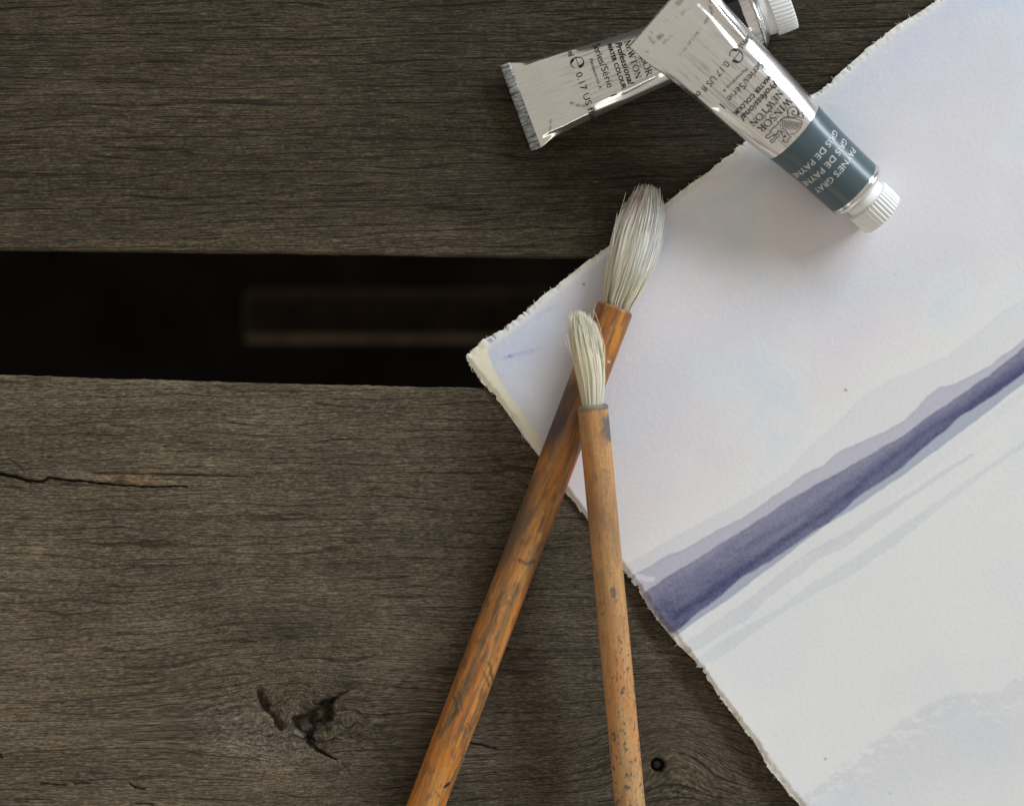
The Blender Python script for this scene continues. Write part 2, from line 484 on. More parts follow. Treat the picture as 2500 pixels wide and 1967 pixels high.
        for (ax, ay, bx, by, w) in ((316, 1912, 328, 1922, 4), (328, 1922, 352, 1926, 4), (330, 1960, 372, 1964, 4), (-6, 1836, 4, 1850, 5),
                                    (1145, 1812, 1210, 1826, 2.2), (100, 1912, 160, 1916, 3), (180, 1912, 215, 1910, 3)):
            dd, _ = poly_dist(X, Y + 4 * (fbm(X / 14, Y / 14, 2, 60) - 0.5), [(ax, ay), (bx, by)])
            w = max(w, 3.4); mm = sstep(w, w * 0.2, dd)
            Z -= 5 * mm; tone *= 1 - 0.75 * mm
        hd = np.hypot(X - NAIL[0], Y - NAIL[1]) + 1.5 * (fbm(X / 9, Y / 9, 2, 90) - 0.5)
        hm = sstep(18.5, 14.5, hd)
        Z -= 24 * hm
        tone *= 1 - 0.72 * hm
        tone *= 1 - 0.25 * np.exp(-((hd - 20) / 7) ** 2)
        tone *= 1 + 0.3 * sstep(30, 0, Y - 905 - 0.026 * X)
    V = P(X, Y, 0.0); V[..., 2] += Z * S
    # bevel and sides
    def edge_rows(row, sgn):
        out = []
        for (dy, dz) in ((4.5, -1.6), (7.0, -5), (7.5, -11), (1, -TH * 0.5), (-8, -TH)):
            r = row.copy(); r[:, 1] += sgn * dy * S; r[:, 2] = r[:, 2] * (1 if dz > -12 else 0) + dz * S
            out.append(r)
        return out
    far = edge_rows(V[0], +1)[::-1]; near_ = edge_rows(V[-1], -1)
    A = np.stack(far + list(V) + near_, 0) - TZ
    k = len(far)
    pad = lambda M: np.concatenate([np.repeat(M[:1], k, 0), M, np.repeat(M[-1:], k, 0)], 0)
    gy = pad(gy); gx = pad(gx)
    for r in range(k):
        gy[r] -= (k - r) * 8; gy[-1 - r] += (k - r) * 8
    n, m = A.shape[:2]
    Q = grid_quads(n, m, wrap_n=True)
    me = raw_mesh(name, A.reshape(-1, 3), quads=Q)
    attr_vec(me, 'grain', np.stack([gx, gy, gx * 0], -1).reshape(-1, 3))
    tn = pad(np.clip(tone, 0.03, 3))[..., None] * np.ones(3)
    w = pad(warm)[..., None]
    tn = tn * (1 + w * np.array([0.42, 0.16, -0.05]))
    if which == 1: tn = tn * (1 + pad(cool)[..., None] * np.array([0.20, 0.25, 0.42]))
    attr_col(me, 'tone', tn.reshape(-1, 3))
    o = link(name, me, mat, table)
    # close both ends
    bm = bmesh.new(); bm.from_mesh(me); bm.verts.ensure_lookup_table()
    for c in (0, m - 1):
        f = bm.faces.new([bm.verts[i * m + c] for i in range(n)]); f.smooth = False
    bmesh.ops.recalc_face_normals(bm, faces=bm.faces[-2:])
    bm.to_mesh(me); bm.free()
    return o

up_near = interp_edge([(-6200, 520), (0, 612), (640, 619), (1350, 632), (7400, 740)])
lo_far = interp_edge([(-6200, 770), (0, 914), (600, 932), (1170, 946), (7400, 1120)])
p1 = make_plank('plank', lambda x: up_near(x) - 1180, up_near, M_WOOD_A, True, 0)
p1['label'] = 'darker brown plank under the paint tubes'
p2 = make_plank('plank', lo_far, lambda x: lo_far(x) + 1330, M_WOOD_B, True, 1)
p2['label'] = 'greyer plank with a knot, a crack and a nail hole'
make_plank('plank', lambda x: up_near(x) - 2370, lambda x: up_near(x) - 1192, M_WOOD_A, False, 2)  # unseen outer planks, added close-set to keep light off the ground
make_plank('plank', lambda x: lo_far(x) + 1342, lambda x: lo_far(x) + 2672, M_WOOD_B, False, 3)

for k in (2, 3):
    make_plank('plank', (lambda x, k=k: up_near(x) - 1180 - 1190 * k), (lambda x, k=k: up_near(x) - 12 - 1190 * k), M_WOOD_A, False, 2 + 2 * k)
    make_plank('plank', (lambda x, k=k: lo_far(x) + 1342 * k), (lambda x, k=k: lo_far(x) + 1330 + 1342 * k), M_WOOD_B, False, 3 + 2 * k)
# sunken nail head in its hole
def lathe(profile, seg=32):
    a = np.arange(seg) / seg * 2 * np.pi
    pr = np.array(profile)
    V = np.stack([pr[:, 0, None] * np.cos(a), pr[:, 0, None] * np.sin(a), np.repeat(pr[:, 1, None], seg, 1)], -1)
    return V
nv = lathe([(0.01, -17), (5, -16.5), (9, -17), (11.5, -19), (12.2, -23), (12.2, -34)], 28)
nc = P(*NAIL, 0) - TZ
nme = raw_mesh('nail', nv.reshape(-1, 3) * S + nc, quads=grid_quads(nv.shape[0], nv.shape[1], wrap_m=True))
nail = link('nail', nme, M_NAIL, p2)

# rail and bearers below
def rounded_box(name, lo, hi, mat, parent, off, bev=0.0015):
    bm = bmesh.new()
    bmesh.ops.create_cube(bm, size=1)
    for v in bm.verts:
        v.co = Vector([lo[i] + (hi[i] - lo[i]) * (v.co[i] + 0.5) - off[i] for i in range(3)])
    bmesh.ops.bevel(bm, geom=bm.edges[:], offset=bev, segments=3, affect='EDGES', profile=0.6)
    me = bpy.data.meshes.new(name); bm.to_mesh(me); bm.free()
    me.polygons.foreach_set('use_smooth', np.ones(len(me.polygons), bool))
    return link(name, me, mat, parent)
ra = P(590, 826, -2700); rb = P(2900, 705, -2700)
rail = rounded_box('rail', (ra[0], ra[1], ra[2] - .03), (rb[0] + .2, rb[1], ra[2]), M_RAIL, table, TZ, 0.003)
M_LIT_EDGE = plain('painted_rail_light', (0.19, 0.145, 0.095), 0.7, 0.3, 0.3, 90)
ba = P(596, 838, -2640); bb = P(2900, 815, -2640)
rounded_box('lit_edge_strip', (ba[0], ba[1], ra[2] + 0.0002), (bb[0] + .2, bb[1], ba[2]), M_LIT_EDGE, table, TZ, 0.0015)  # pale strip stands in for light on the rail's near edge
for x in (-0.34, 0.40):
    rounded_box('bearer', (x, -0.40, -TH * S - .045), (x + .05, 0.38, -TH * S - 0.0002), M_RAIL, table, TZ, 0.003)
    for y in (-0.38, 0.30):
        rounded_box('leg', (x + .004, y, -.4195), (x + .046, y + .042, -TH * S - .0455), M_RAIL, table, TZ, 0.003)

# ------------------------------------------------------------------ the painted sheet of paper
C0 = np.array([1131.0, 872.0])
EU = np.array([0.797, -0.604]); EV = np.array([0.601, 0.799])
UL, VL = 1900.0, 1900.0
us = np.concatenate([np.array([0, .8, 2, 3.6, 5.6, 8]), np.arange(10.6, 1660, 2.6), np.linspace(1660, UL, 40)[1:]])
vs_ = np.concatenate([np.array([0, .8, 2, 3.6, 5.6, 8]), np.arange(10.6, 1740, 2.6), np.linspace(1740, VL, 30)[1:]])
U, Vv = np.meshgrid(us, vs_, indexing='ij')
def deckle(t, seed):
    return 17 * (fbm(t / 160, t * 0 + 1, 3, seed) - 0.5) + 10 * (fbm(t / 22, t * 0 + 4, 3, seed + 3, 0.6) - 0.5) + 1.5 * (vnoise(t / 5.1, t * 0 + 7, seed + 7) - 0.5) \
        + 9 * np.maximum(0, fbm(t / 9, t * 0 + 2, 2, seed + 9) - 0.66) * 3
d_top = deckle(U, 100)         # along v=0 edge
d_left = deckle(Vv, 120)       # along u=0 edge
fall = lambda x: np.exp(-x / 14.0)
Vp = Vv + d_top * fall(Vv)
Up = U + d_left * fall(U)
cr = np.exp(-(U + Vv) / 10.0)
Up = Up + 5 * cr; Vp = Vp + 4 * cr
PX = C0[0] + Up * EU[0] + Vp * EV[0]
PY = C0[1] + Up * EU[1] + Vp * EV[1]
edge = np.minimum(np.minimum(U, Vv), np.minimum(UL - U, VL - Vv))
# thickness and lift (the sheet curls up a little along its lower-left edge)
lift = 5.0 + 20 * sstep(420, 1000, Vv) * np.exp(-U / 260) + 14 * sstep(500, 1100, U) * np.exp(-Vv / 200) + 3 * (fbm(U / 500, Vv / 500, 2, 140) - 0.5)
thick = 6.0 * sstep(-1, 16, edge + 5 * (fbm(U / 12, Vv / 12, 2, 141) - 0.5)) + 0.8
ztop = lift + thick + 1.8 * (fbm(U / 10, Vv / 10, 3, 142) - 0.5) * sstep(30, 0, edge)
PX3 = P(PX, PY, 0.0)
# ---- the painting, as pigment on white cotton paper
X, Y = PX, PY
white = np.array([0.785, 0.774, 0.748])
colr = np.ones(X.shape + (3,)) * white
wob = lambda a, sc, sd: a * 2 * (fbm(X / sc, Y / sc, 4, sd, 0.55) - 0.5)
gran = fbm(X / 4.5, Y / 4.5, 3, 160, 0.6) - 0.5             # granulation of the pigment in the paper tooth
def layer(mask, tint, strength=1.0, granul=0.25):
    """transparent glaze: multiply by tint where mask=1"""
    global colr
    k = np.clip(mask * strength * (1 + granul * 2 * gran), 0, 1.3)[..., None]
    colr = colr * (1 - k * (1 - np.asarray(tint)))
def above(pts, wobble=3.0, sc=40, sd=170, soft=3.0):
    """signed distance below a boundary curve y=f(x) (positive = below, towards the viewer)"""
    f = np.interp(X, [p[0] for p in pts], [p[1] for p in pts])
    slope = 0.65
    return (Y - f) / math.sqrt(1 + slope * slope) + wob(wobble, sc, sd)
def rim(sd_, w=4.0):
    return np.exp(-(np.clip(sd_, 0, None) / w) ** 2) * (sd_ > -1.5)

B_FAINT = [(1400, 1440), (1538, 1372), (1586, 1344), (1693, 1283), (1805, 1222), (1881, 1176), (1924, 1148), (1967, 1096), (2015, 1056), (2073, 1000), (2109, 966), (2180, 922), (2251, 895), (2312, 868), (2375, 822), (2439, 764), (2500, 732), (2900, 510)]
B_MID = [(1400, 1470), (1566, 1392), (1627, 1356), (1698, 1324), (1830, 1250), (1890, 1212), (1957, 1163), (2008, 1136), (2030, 1112), (2053, 1098), (2084, 1086), (2145, 1060), (2206, 1026), (2241, 996), (2261, 968), (2292, 944), (2332, 934), (2414, 893), (2500, 828), (2900, 560)]
B_DARK = [(1480, 1500), (1602, 1424), (1678, 1376), (1784, 1310), (1870, 1256), (1947, 1206), (2048, 1150), (2124, 1108), (2206, 1062), (2287, 1002), (2363, 951), (2439, 896), (2500, 845), (2900, 585)]
B_BOT = [(1480, 1680), (1647, 1549), (1728, 1492), (1784, 1456), (1906, 1362), (2008, 1285), (2109, 1224), (2211, 1153), (2363, 1041), (2430, 988), (2500, 935), (2900, 660)]
B_BOT2 = [(1480, 1655), (1647, 1538), (1728, 1474), (1815, 1406), (1931, 1336), (2033, 1265), (2109, 1200), (2211, 1133), (2338, 1021), (2439, 955), (2500, 909), (2900, 640)]
sF = above(B_FAINT, 4, 60, 171); sM = above(B_MID, 5, 45, 175); sD = above(B_DARK, 3.5, 35, 179)
sB = above(B_BOT, 2.5, 40, 183); sB2 = above(B_BOT2, 5, 70, 187)
# blue-lilac sky wash over the whole upper part, paper bare along the left margin
MARG = [(1140, 700), (1188, 812), (1193, 856), (1206, 901), (1229, 940), (1251, 975), (1276, 1004), (1292, 1030), (1330, 1090), (1360, 1120)]
mx = np.interp(Y, [p[1] for p in MARG], [p[0] for p in MARG])
sd_m = X - mx + wob(5, 30, 190)
skyu = sstep(0, 12, Vv - 5 - 10 * fbm(U / 60, Vv * 0, 3, 195) - 3 * sstep(500, 100, U))
sky = sstep(-3, 3, sd_m) * skyu * sstep(1480, 700, Y + 0.62 * (X - 1500) * 0 + 0.0) 
sky = sstep(-3, 3, sd_m) * (0.25 + 0.75 * skyu) * sstep(60, -140, sF)
blue = np.array([0.80, 0.885, 1.0]); pink = np.array([0.965, 0.915, 0.945]); lilac = np.array([0.90, 0.905, 0.985])
big = fbm(X / 330, Y / 330, 4, 200)
big2 = fbm(X / 260 + 9, Y / 260, 4, 204)
layer(sky * (0.15 + 0.3 * sstep(0.35, 0.65, big)), lilac)
layer(sky * sstep(0.42, 0.62, big2) * 0.75, pink)
layer(sky * sstep(0.55, 0.36, big2) * 0.55, blue)
# stronger blue in the left corner and along the upper edge
cornr = np.exp(-(np.clip(X - 1190, 0, None) / 260) ** 2) * sstep(1180, 900, Y)
layer(sky * cornr * (0.55 + 0.5 * fbm(X / 40, Y / 25, 3, 206)), np.array([0.80, 0.88, 1.0]), 0.62)
layer(sky * np.exp(-((Vv - 60) / 60) ** 2) * fbm(U / 60, Vv / 40, 3, 207), np.array([0.80, 0.885, 1.0]), 0.8)
layer(sstep(1750, 2350, X) * sstep(800, 100, Y), np.array([0.90, 0.945, 1.0]), 0.8)
layer(rim(sd_m, 3.5) * sky, np.array([0.88, 0.91, 0.95]), 0.5)
layer((1 - sstep(-3, 3, sd_m)) * sstep(760, 800, Y) * sstep(1400, 1200, Y), np.array([1.04, 0.98, 0.78]), 1.0, 0.0)
for (ax, ay, rx, ry, ang, st, sd0) in ((1198, 829, 9, 6, 0.3, 1.0, 1), (1193, 830, 5, 4, 0, 0.6, 2), (1252, 868, 20, 4, -0.25, 0.45, 3), (1245, 869, 5, 3.5, 0, 0.45, 4),
                                       (1330, 760, 26, 6, -0.5, 0.22, 5), (1290, 858, 28, 5, -0.25, 0.3, 6)):
    ca, sa = math.cos(ang), math.sin(ang)
    a = (X - ax) * ca + (Y - ay) * sa; b = -(X - ax) * sa + (Y - ay) * ca
    q = (a / rx) ** 2 + (b / ry) ** 2 + 1.6 * (fbm(X / 5, Y / 5, 2, 210 + sd0) - 0.5)
    layer(np.exp(-np.clip(q, 0, None)), np.array([0.28, 0.42, 0.86]), st, 0.6)
# a diagonal breath of blue in the sky, and two soft peach patches
dd, _ = poly_dist(X, Y, [(1500, 1020), (1700, 880), (1880, 780), (2080, 690), (2300, 640)])
layer(np.exp(-(dd / 95) ** 2) * sky * (0.4 + 0.7 * fbm(X / 120, Y / 90, 3, 216)), np.array([0.885, 0.955, 1.0]), 0.8, 0.1)
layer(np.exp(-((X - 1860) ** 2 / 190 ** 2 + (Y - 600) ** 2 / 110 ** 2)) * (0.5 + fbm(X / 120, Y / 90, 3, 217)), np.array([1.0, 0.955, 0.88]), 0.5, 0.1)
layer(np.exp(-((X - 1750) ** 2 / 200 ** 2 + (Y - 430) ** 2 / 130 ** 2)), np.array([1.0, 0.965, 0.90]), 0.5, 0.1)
# distant hill, faint lilac
belowb = sstep(2, -3, sB)
layer(sstep(-5, 6, sF) * belowb * sstep(1500, 1560, X) * (0.75 + 0.4 * sstep(2000, 1600, X)), np.array([0.84, 0.842, 0.905]), 0.62 , 0.08)
layer(rim(sF, 5) * belowb * sstep(1500, 1560, X), np.array([0.93, 0.93, 0.95]), 0.3)
layer(sstep(-2.5, 2.5, sM) * belowb * sstep(1505, 1560, X), np.array([0.60, 0.59, 0.71]), 0.72 , 0.10)
layer(rim(sM, 4) * belowb * sstep(1505, 1560, X), np.array([0.84, 0.84, 0.90]), 0.55)
# the dark stroke, wet in wet
wet = 0.86 + 0.35 * (fbm((X * 0.82 - Y * 0.57) / 160, (X * 0.57 + Y * 0.82) / 22, 4, 220) - 0.5)
dk = sstep(-3, 3, sD) * sstep(3, -4, sB2)
thinr = sstep(2520, 2100, X)
tD = sD / np.clip(sD - sB, 1, None)                    # 0 at the upper, 1 at the lower edge of the stroke
layer(dk * wet * (0.86 + 0.16 * sstep(0.05, 0.7, tD)) * (0.90 + 0.18 * (big - 0.5)), np.array([0.150, 0.162, 0.330]), 0.98, 0.14)
layer(dk * np.exp(-((tD - 0.66) / 0.16) ** 2) * (0.3 + 0.9 * fbm((X * 0.82 - Y * 0.57) / 210, (X * 0.57 + Y * 0.82) / 30, 3, 223)), np.array([0.62, 0.64, 0.72]), 0.6, 0.1)
layer(dk * sstep(0.45, 0.0, tD) * fbm((X * 0.82 - Y * 0.57) / 240, (X * 0.57 + Y * 0.82) / 34, 3, 224), np.array([1.32, 1.22, 1.16]), 0.6, 0.05)
layer(rim(sD, 4) * belowb, np.array([0.80, 0.80, 0.88]), 0.6)
strk, _ = poly_dist(X, Y + wob(6, 40, 225), [(1650, 1496), (1784, 1412), (1880, 1340), (2058, 1219), (2109, 1172), (2261, 1052), (2363, 996), (2500, 894)])
layer(np.exp(-(strk / 9) ** 2) * dk, np.array([0.62, 0.64, 0.74]), 0.75, 0.1)
layer(np.exp(-(strk / 30) ** 2) * dk * sstep(1900, 2300, X), np.array([0.66, 0.68, 0.80]), 0.8, 0.1)
strk, _ = poly_dist(X, Y + wob(4, 30, 226), [(1790, 1345), (1900, 1290), (2020, 1212), (2100, 1165)])
layer(np.exp(-(strk / 5) ** 2) * dk, np.array([0.75, 0.74, 0.80]), 0.45)
layer(sstep(-3, 4, sB2) * belowb * sstep(-6, 2, sM) * sstep(1480, 1640, X), np.array([0.76, 0.86, 0.90]), 0.8, 0.1)       # bluer lower fringe
layer(rim(-sB2, 5) * dk, np.array([0.74, 0.80, 0.86]), 0.6)
layer(rim(-sB, 4) * sstep(0, 8, sM) * (sB < 2), np.array([0.80, 0.83, 0.88]), 0.4)
pool = np.exp(-((X - 1622) ** 2 + (Y - 1488) ** 2) / 46 ** 2) + np.exp(-((X - 1640) ** 2 + (Y - 1535) ** 2) / 26 ** 2)
layer(pool * dk * (0.5 + fbm(X / 14, Y / 14, 3, 228)), np.array([0.52, 0.53, 0.66]), 0.7, 0.4)
# bare scrap of paper in the middle band, near the torn edge
bare, _ = poly_dist(X, Y + wob(4, 20, 230), [(1556, 1408), (1592, 1410)])
bm_ = sstep(9, 5, bare)
colr = colr * (1 - 0.75 * bm_[..., None]) + 0.75 * bm_[..., None] * np.array([0.70, 0.70, 0.73])
# washes below the stroke
bel = sstep(-3, 3, sB)
layer(bel * sstep(1650, 1750, X) * sstep(0.40, 0.6, big2) * 0.5, np.array([0.945, 0.965, 0.985]), 1.0)
layer(bel * sstep(1250, 1000, Y + 0.1 * X - 200) * 0.0, blue)
layer(bel * 0.6, np.array([0.955, 0.962, 0.975]))
def stroke(pts, widths, tint, st, sd, rimst=0.3):
    d, t = poly_dist(X, Y + wob(5, 35, sd), pts)
    w = np.interp(t, np.linspace(0, 1, len(widths)), widths) * (0.8 + 0.4 * fbm(X / 90, Y / 90, 2, sd + 5))
    k = w - d
    layer(sstep(-3, 4, k) * (0.6 + 0.5 * fbm(X / 70, Y / 70, 2, sd + 8)), tint, st * 0.85, 0.1)
    layer(rim(k, 3), tint, st * rimst)
stroke([(1683, 1577), (1740, 1540), (1805, 1496), (1860, 1450), (1931, 1394), (1990, 1352), (2058, 1318), (2170, 1242), (2262, 1178), (2372, 1108)],
       [13, 17, 19, 14, 16, 12, 13, 8, 5, 3], np.array([0.80, 0.80, 0.865]), 0.75, 240)
stroke([(1703, 1618), (1779, 1567), (1850, 1522), (1906, 1486), (1982, 1436), (2058, 1394), (2160, 1328), (2287, 1232), (2449, 1115), (2560, 1040)],
       [10, 15, 11, 6, 13, 14, 15, 8, 5, 6], np.array([0.80, 0.845, 0.885]), 0.72, 246)
stroke([(1860, 1404), (1960, 1340), (2060, 1280), (2160, 1210), (2300, 1110), (2500, 960)], [10, 20, 22, 20, 15, 10], np.array([0.90, 0.89, 0.92]), 0.6, 252, 0.1)
stroke([(1960, 1376), (2100, 1290), (2250, 1190), (2420, 1080)], [4, 7, 6, 3], np.array([0.92, 0.92, 0.94]), 0.6, 258, 0.1)
# grey-lilac cloud in the lower right with dry-brush edges
CL = [(1800, 2040), (1947, 1937), (2008, 1892), (2058, 1851), (2109, 1816), (2160, 1775), (2236, 1740), (2287, 1695), (2363, 1678), (2439, 1684), (2500, 1648), (2800, 1500)]
sC = above(CL, 12, 45, 260) + wob(10, 12, 264)
cloud = sstep(-6, 12, sC) * sstep(330, 40, sC)
holes = sstep(0.50, 0.62, fbm(X / 26 + Y / 60, Y / 15, 4, 268, 0.6)) * sstep(95, 0, sC)
layer(cloud * (1 - holes) * (0.7 + 0.5 * fbm(X / 120, Y / 120, 3, 272)), np.array([0.85, 0.852, 0.905]), 0.70, 0.2)
# specks
for (ax, ay, r, c) in ((1425, 694, 3, (0.35, 0.12, 0.12)), (2063, 952, 3.2, (0.3, 0.3, 0.3)), (2012, 1848, 3, (0.75, 0.3, 0.4)), (2170, 1932, 2.5, (0.7, 0.7, 0.75)), (2185, 671, 2.5, (.75, .75, .8))):
    layer(np.exp(-((X - ax) ** 2 + (Y - ay) ** 2) / r ** 2), np.array(c), 1.0, 0)
# torn rim: raw cotton
rawm = np.exp(-np.clip(edge - 2, 0, None) / 7.5) * (0.25 + 0.9 * fbm(U / 8, Vv / 8, 3, 280))
rawm = np.clip(rawm, 0, 1)[..., None] * sstep(-1, 1, edge + 1)[..., None]
keepd = 0.45 + 0.55 * (1 - dk)[..., None]
colr = colr * (1 - rawm * keepd) + rawm * keepd * np.array([0.80, 0.775, 0.67])
rust = (edge < 5) * sstep(0.66, 0.74, fbm(U / 7, Vv / 7, 2, 284))
colr = colr * (1 - 0.5 * rust[..., None] * (1 - np.array([0.75, 0.6, 0.5])))

top = PX3.copy(); top[..., 2] = ztop * S
bot = PX3.copy(); bot[..., 2] = np.maximum((lift - 1.5) * S, 0.00018)
n, m = U.shape
ring = np.concatenate([np.arange(m), np.arange(1, n) * m + m - 1, (n - 1) * m + np.arange(m - 2, -1, -1), np.arange(n - 2, 0, -1) * m])
# bottom at low density would not share the rim, so the underside is a rim ring inset plus a coarse fill
inset = bot.reshape(-1, 3)[ring]
su = np.unique(np.append(np.arange(0, n, 16), n - 1)); sv = np.unique(np.append(np.arange(0, m, 16), m - 1))
under = bot[np.ix_(su, sv)]
base = n * m
nr = len(ring)
q1 = grid_quads(n, m, flip=False)
r2 = np.roll(np.arange(nr), -1)
q2 = np.stack([ring, ring[r2], base + r2, base + np.arange(nr)], -1)
q3 = grid_quads(len(su), len(sv), flip=True) + base + nr
Vall = np.concatenate([top.reshape(-1, 3), inset, under.reshape(-1, 3)], 0)
nu = under.shape[0] * under.shape[1]
origin = P(*C0, 0.0)
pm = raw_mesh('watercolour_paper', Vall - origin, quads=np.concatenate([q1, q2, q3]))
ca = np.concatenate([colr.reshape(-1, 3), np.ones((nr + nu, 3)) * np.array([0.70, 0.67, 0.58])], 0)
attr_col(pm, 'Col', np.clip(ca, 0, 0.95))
attr_vec(pm, 'uvp', np.concatenate([np.stack([U, Vv, U * 0], -1).reshape(-1, 3), np.zeros((nr + nu, 3))], 0))
paper = empty('watercolour_painting', origin)
tag(paper, 'deckle-edged white paper sheet painted with a dark violet watercolour stripe', 'painting')
sheet = link('sheet', pm, M_PAPER, paper)

# ------------------------------------------------------------------ thin hairs and fibres as one mesh
def hairs_mesh(name, paths, radii, cols, sides=6):
    """paths (H,K,3) metres, radii (H,K), cols (H,K,3)"""
    H, K = paths.shape[:2]
    t = np.gradient(paths, axis=1); t /= np.linalg.norm(t, axis=-1, keepdims=True) + 1e-12
    ref = np.array([0.0, 0.0, 1.0])
    a = np.cross(t, ref); a /= np.linalg.norm(a, axis=-1, keepdims=True) + 1e-9
    b = np.cross(t, a)
    ang = np.arange(sides) / sides * 2 * np.pi
    V = paths[:, :, None, :] + radii[:, :, None, None] * (np.cos(ang)[:, None] * a[:, :, None, :] + np.sin(ang)[:, None] * b[:, :, None, :])
    i, k, s = np.meshgrid(np.arange(H), np.arange(K - 1), np.arange(sides), indexing='ij')
    s2 = (s + 1) % sides
    f = lambda i, k, s: (i * K + k) * sides + s
    Q = np.stack([f(i, k, s), f(i, k, s2), f(i, k + 1, s2), f(i, k + 1, s)], -1).reshape(-1, 4)
    me = raw_mesh(name, V.reshape(-1, 3), quads=Q)
    attr_col(me, 'Col', np.repeat(cols[:, :, None, :], sides, 2).reshape(-1, 3))
    return me

# cotton fibres standing out of the torn edge
NF = 320
tt = RNG.random(NF) * 1700
side = RNG.random(NF) < 0.5
ui = np.clip(np.searchsorted(us, np.where(side, tt, 0)), 0, n - 1); vi = np.clip(np.searchsorted(vs_, np.where(side, 0, tt)), 0, m - 1)
start = top[ui, vi]
d0 = np.where(side[:, None], -EV[None], -EU[None])
ang = RNG.normal(0, 0.9, NF)
dx = d0[:, 0] * np.cos(ang) - d0[:, 1] * np.sin(ang); dy = d0[:, 0] * np.sin(ang) + d0[:, 1] * np.cos(ang)
Ln = RNG.gamma(2.0, 1.7, NF)
kk = np.linspace(0, 1, 4)
curl = RNG.normal(0, 0.5, NF)
paths = np.stack([start[:, None, 0] + (dx[:, None] * kk + curl[:, None] * dy[:, None] * kk ** 2) * Ln[:, None] * S,
                  start[:, None, 1] - (dy[:, None] * kk - curl[:, None] * dx[:, None] * kk ** 2) * Ln[:, None] * S,
                  start[:, None, 2] + (RNG.normal(0, .25, NF)[:, None] * kk - 1.0 / Ln[:, None].clip(1) * 0) * Ln[:, None] * S], -1)
fm = hairs_mesh('fibre', paths - origin, np.repeat((np.linspace(0.9, 0.3, 4) * S)[None], NF, 0), np.ones((NF, 4, 3)) * np.array([0.74, 0.71, 0.62]))
fib = link('edge_fibres', fm, M_HAIR, paper); tag(fib, kind='stuff')

# ------------------------------------------------------------------ brushes
def make_brush(T, F, zT, zF, rT, rF, label, paint, lip, seed, facets=0):
    """T ferrule end, F far end (photo pixels)"""
    A = P(*T, zT); B = P(*F, zF)
    L = np.linalg.norm(B - A); ax = (B - A) / L
    up = np.array([0, 0, 1.0]); up = up - ax * up.dot(ax); up /= np.linalg.norm(up)
    rt = np.cross(ax, up)
    Lu = L / S
    fine_to = min(1450, Lu - 10)
    ls = np.concatenate([np.array([0, 0.8, 2.0, 4, 7]), np.arange(9, fine_to, 2.4), np.linspace(fine_to, Lu, 60)[1:]])
    M = 100
    th = np.arange(M) / M * 2 * np.pi
    Lg, Th = np.meshgrid(ls, th, indexing='ij')
    r = rT + (rF - rT) * Lg / Lu
    lipf = np.clip(1 - (Lg / 6.0), 0, 1)
    r = r - 5.0 * lipf ** 2.2
    cx, cy = np.cos(Th) * 1.6, np.sin(Th) * 1.6
    r = r * (1 + 0.02 * (fbm(Lg / 300, cx + 3, 2, seed) - 0.5) + 0.012 * (fbm(Lg / 120, cx * 2 + cy * 3, 2, seed + 2) - 0.5))
    if facets: r = r + 0.9 * np.cos(Th * facets + 0.6) * sstep(240, 60, Lg)
    r = r + lip * np.exp(-((Lg - 6) / 5) ** 2) * 1.5
    # worn pits
    pit = sstep(0.70, 0.8, fbm(Lg / 14 + 9, Th * rT / 7, 3, seed + 5)) * 0.5
    r = r - pit
    V = A + Lg[..., None] * S * ax + (r * S)[..., None] * (np.cos(Th)[..., None] * up + np.sin(Th)[..., None] * rt)
    X, Y = to_photo(V)
    c = paint(X, Y, Lg, Th, rT)
    root = empty('bamboo_paintbrush', A)
    tag(root, label, 'paintbrush', 'bamboo paintbrushes lying crossed')
    n, m = Lg.shape
    # hollow mouth that holds the hair, and a rounded far end
    mouth = [A + dd * S * ax + (rr * S) * (np.cos(th)[:, None] * up + np.sin(th)[:, None] * rt) for (dd, rr) in ((20, rT * 0.60), (3, rT * 0.66), (0.6, rT * 0.78))]
    endc = [B + dd * S * ax + (rr * S) * (np.cos(th)[:, None] * up + np.sin(th)[:, None] * rt) for (dd, rr) in ((6, rF * 0.9), (10, rF * 0.6), (12, 0.05))]
    VV = np.concatenate([np.stack(mouth), V, np.stack(endc)], 0)
    cc = np.concatenate([np.repeat(c[:1] * 0.75, 3, 0), c, np.repeat(c[-1:], 3, 0)], 0)
    sq = np.concatenate([np.repeat(np.stack([Lg, Th * rT, Lg * 0], -1)[:1], 3, 0), np.stack([Lg + seed * 100, Th * rT, Lg * 0], -1), np.repeat(np.stack([Lg, Th * rT, Lg * 0], -1)[-1:], 3, 0)], 0)
    # noise wraps at the underside where the seam lies
    me = raw_mesh('handle', VV.reshape(-1, 3) - A, quads=grid_quads(VV.shape[0], m, wrap_m=True))
    attr_col(me, 'Col', np.clip(cc, 0.004, 0.9).reshape(-1, 3)); attr_vec(me, 'sq', sq.reshape(-1, 3))
    h = link('handle', me, M_BAMBOO, root)
    return root, A, ax, up, rt

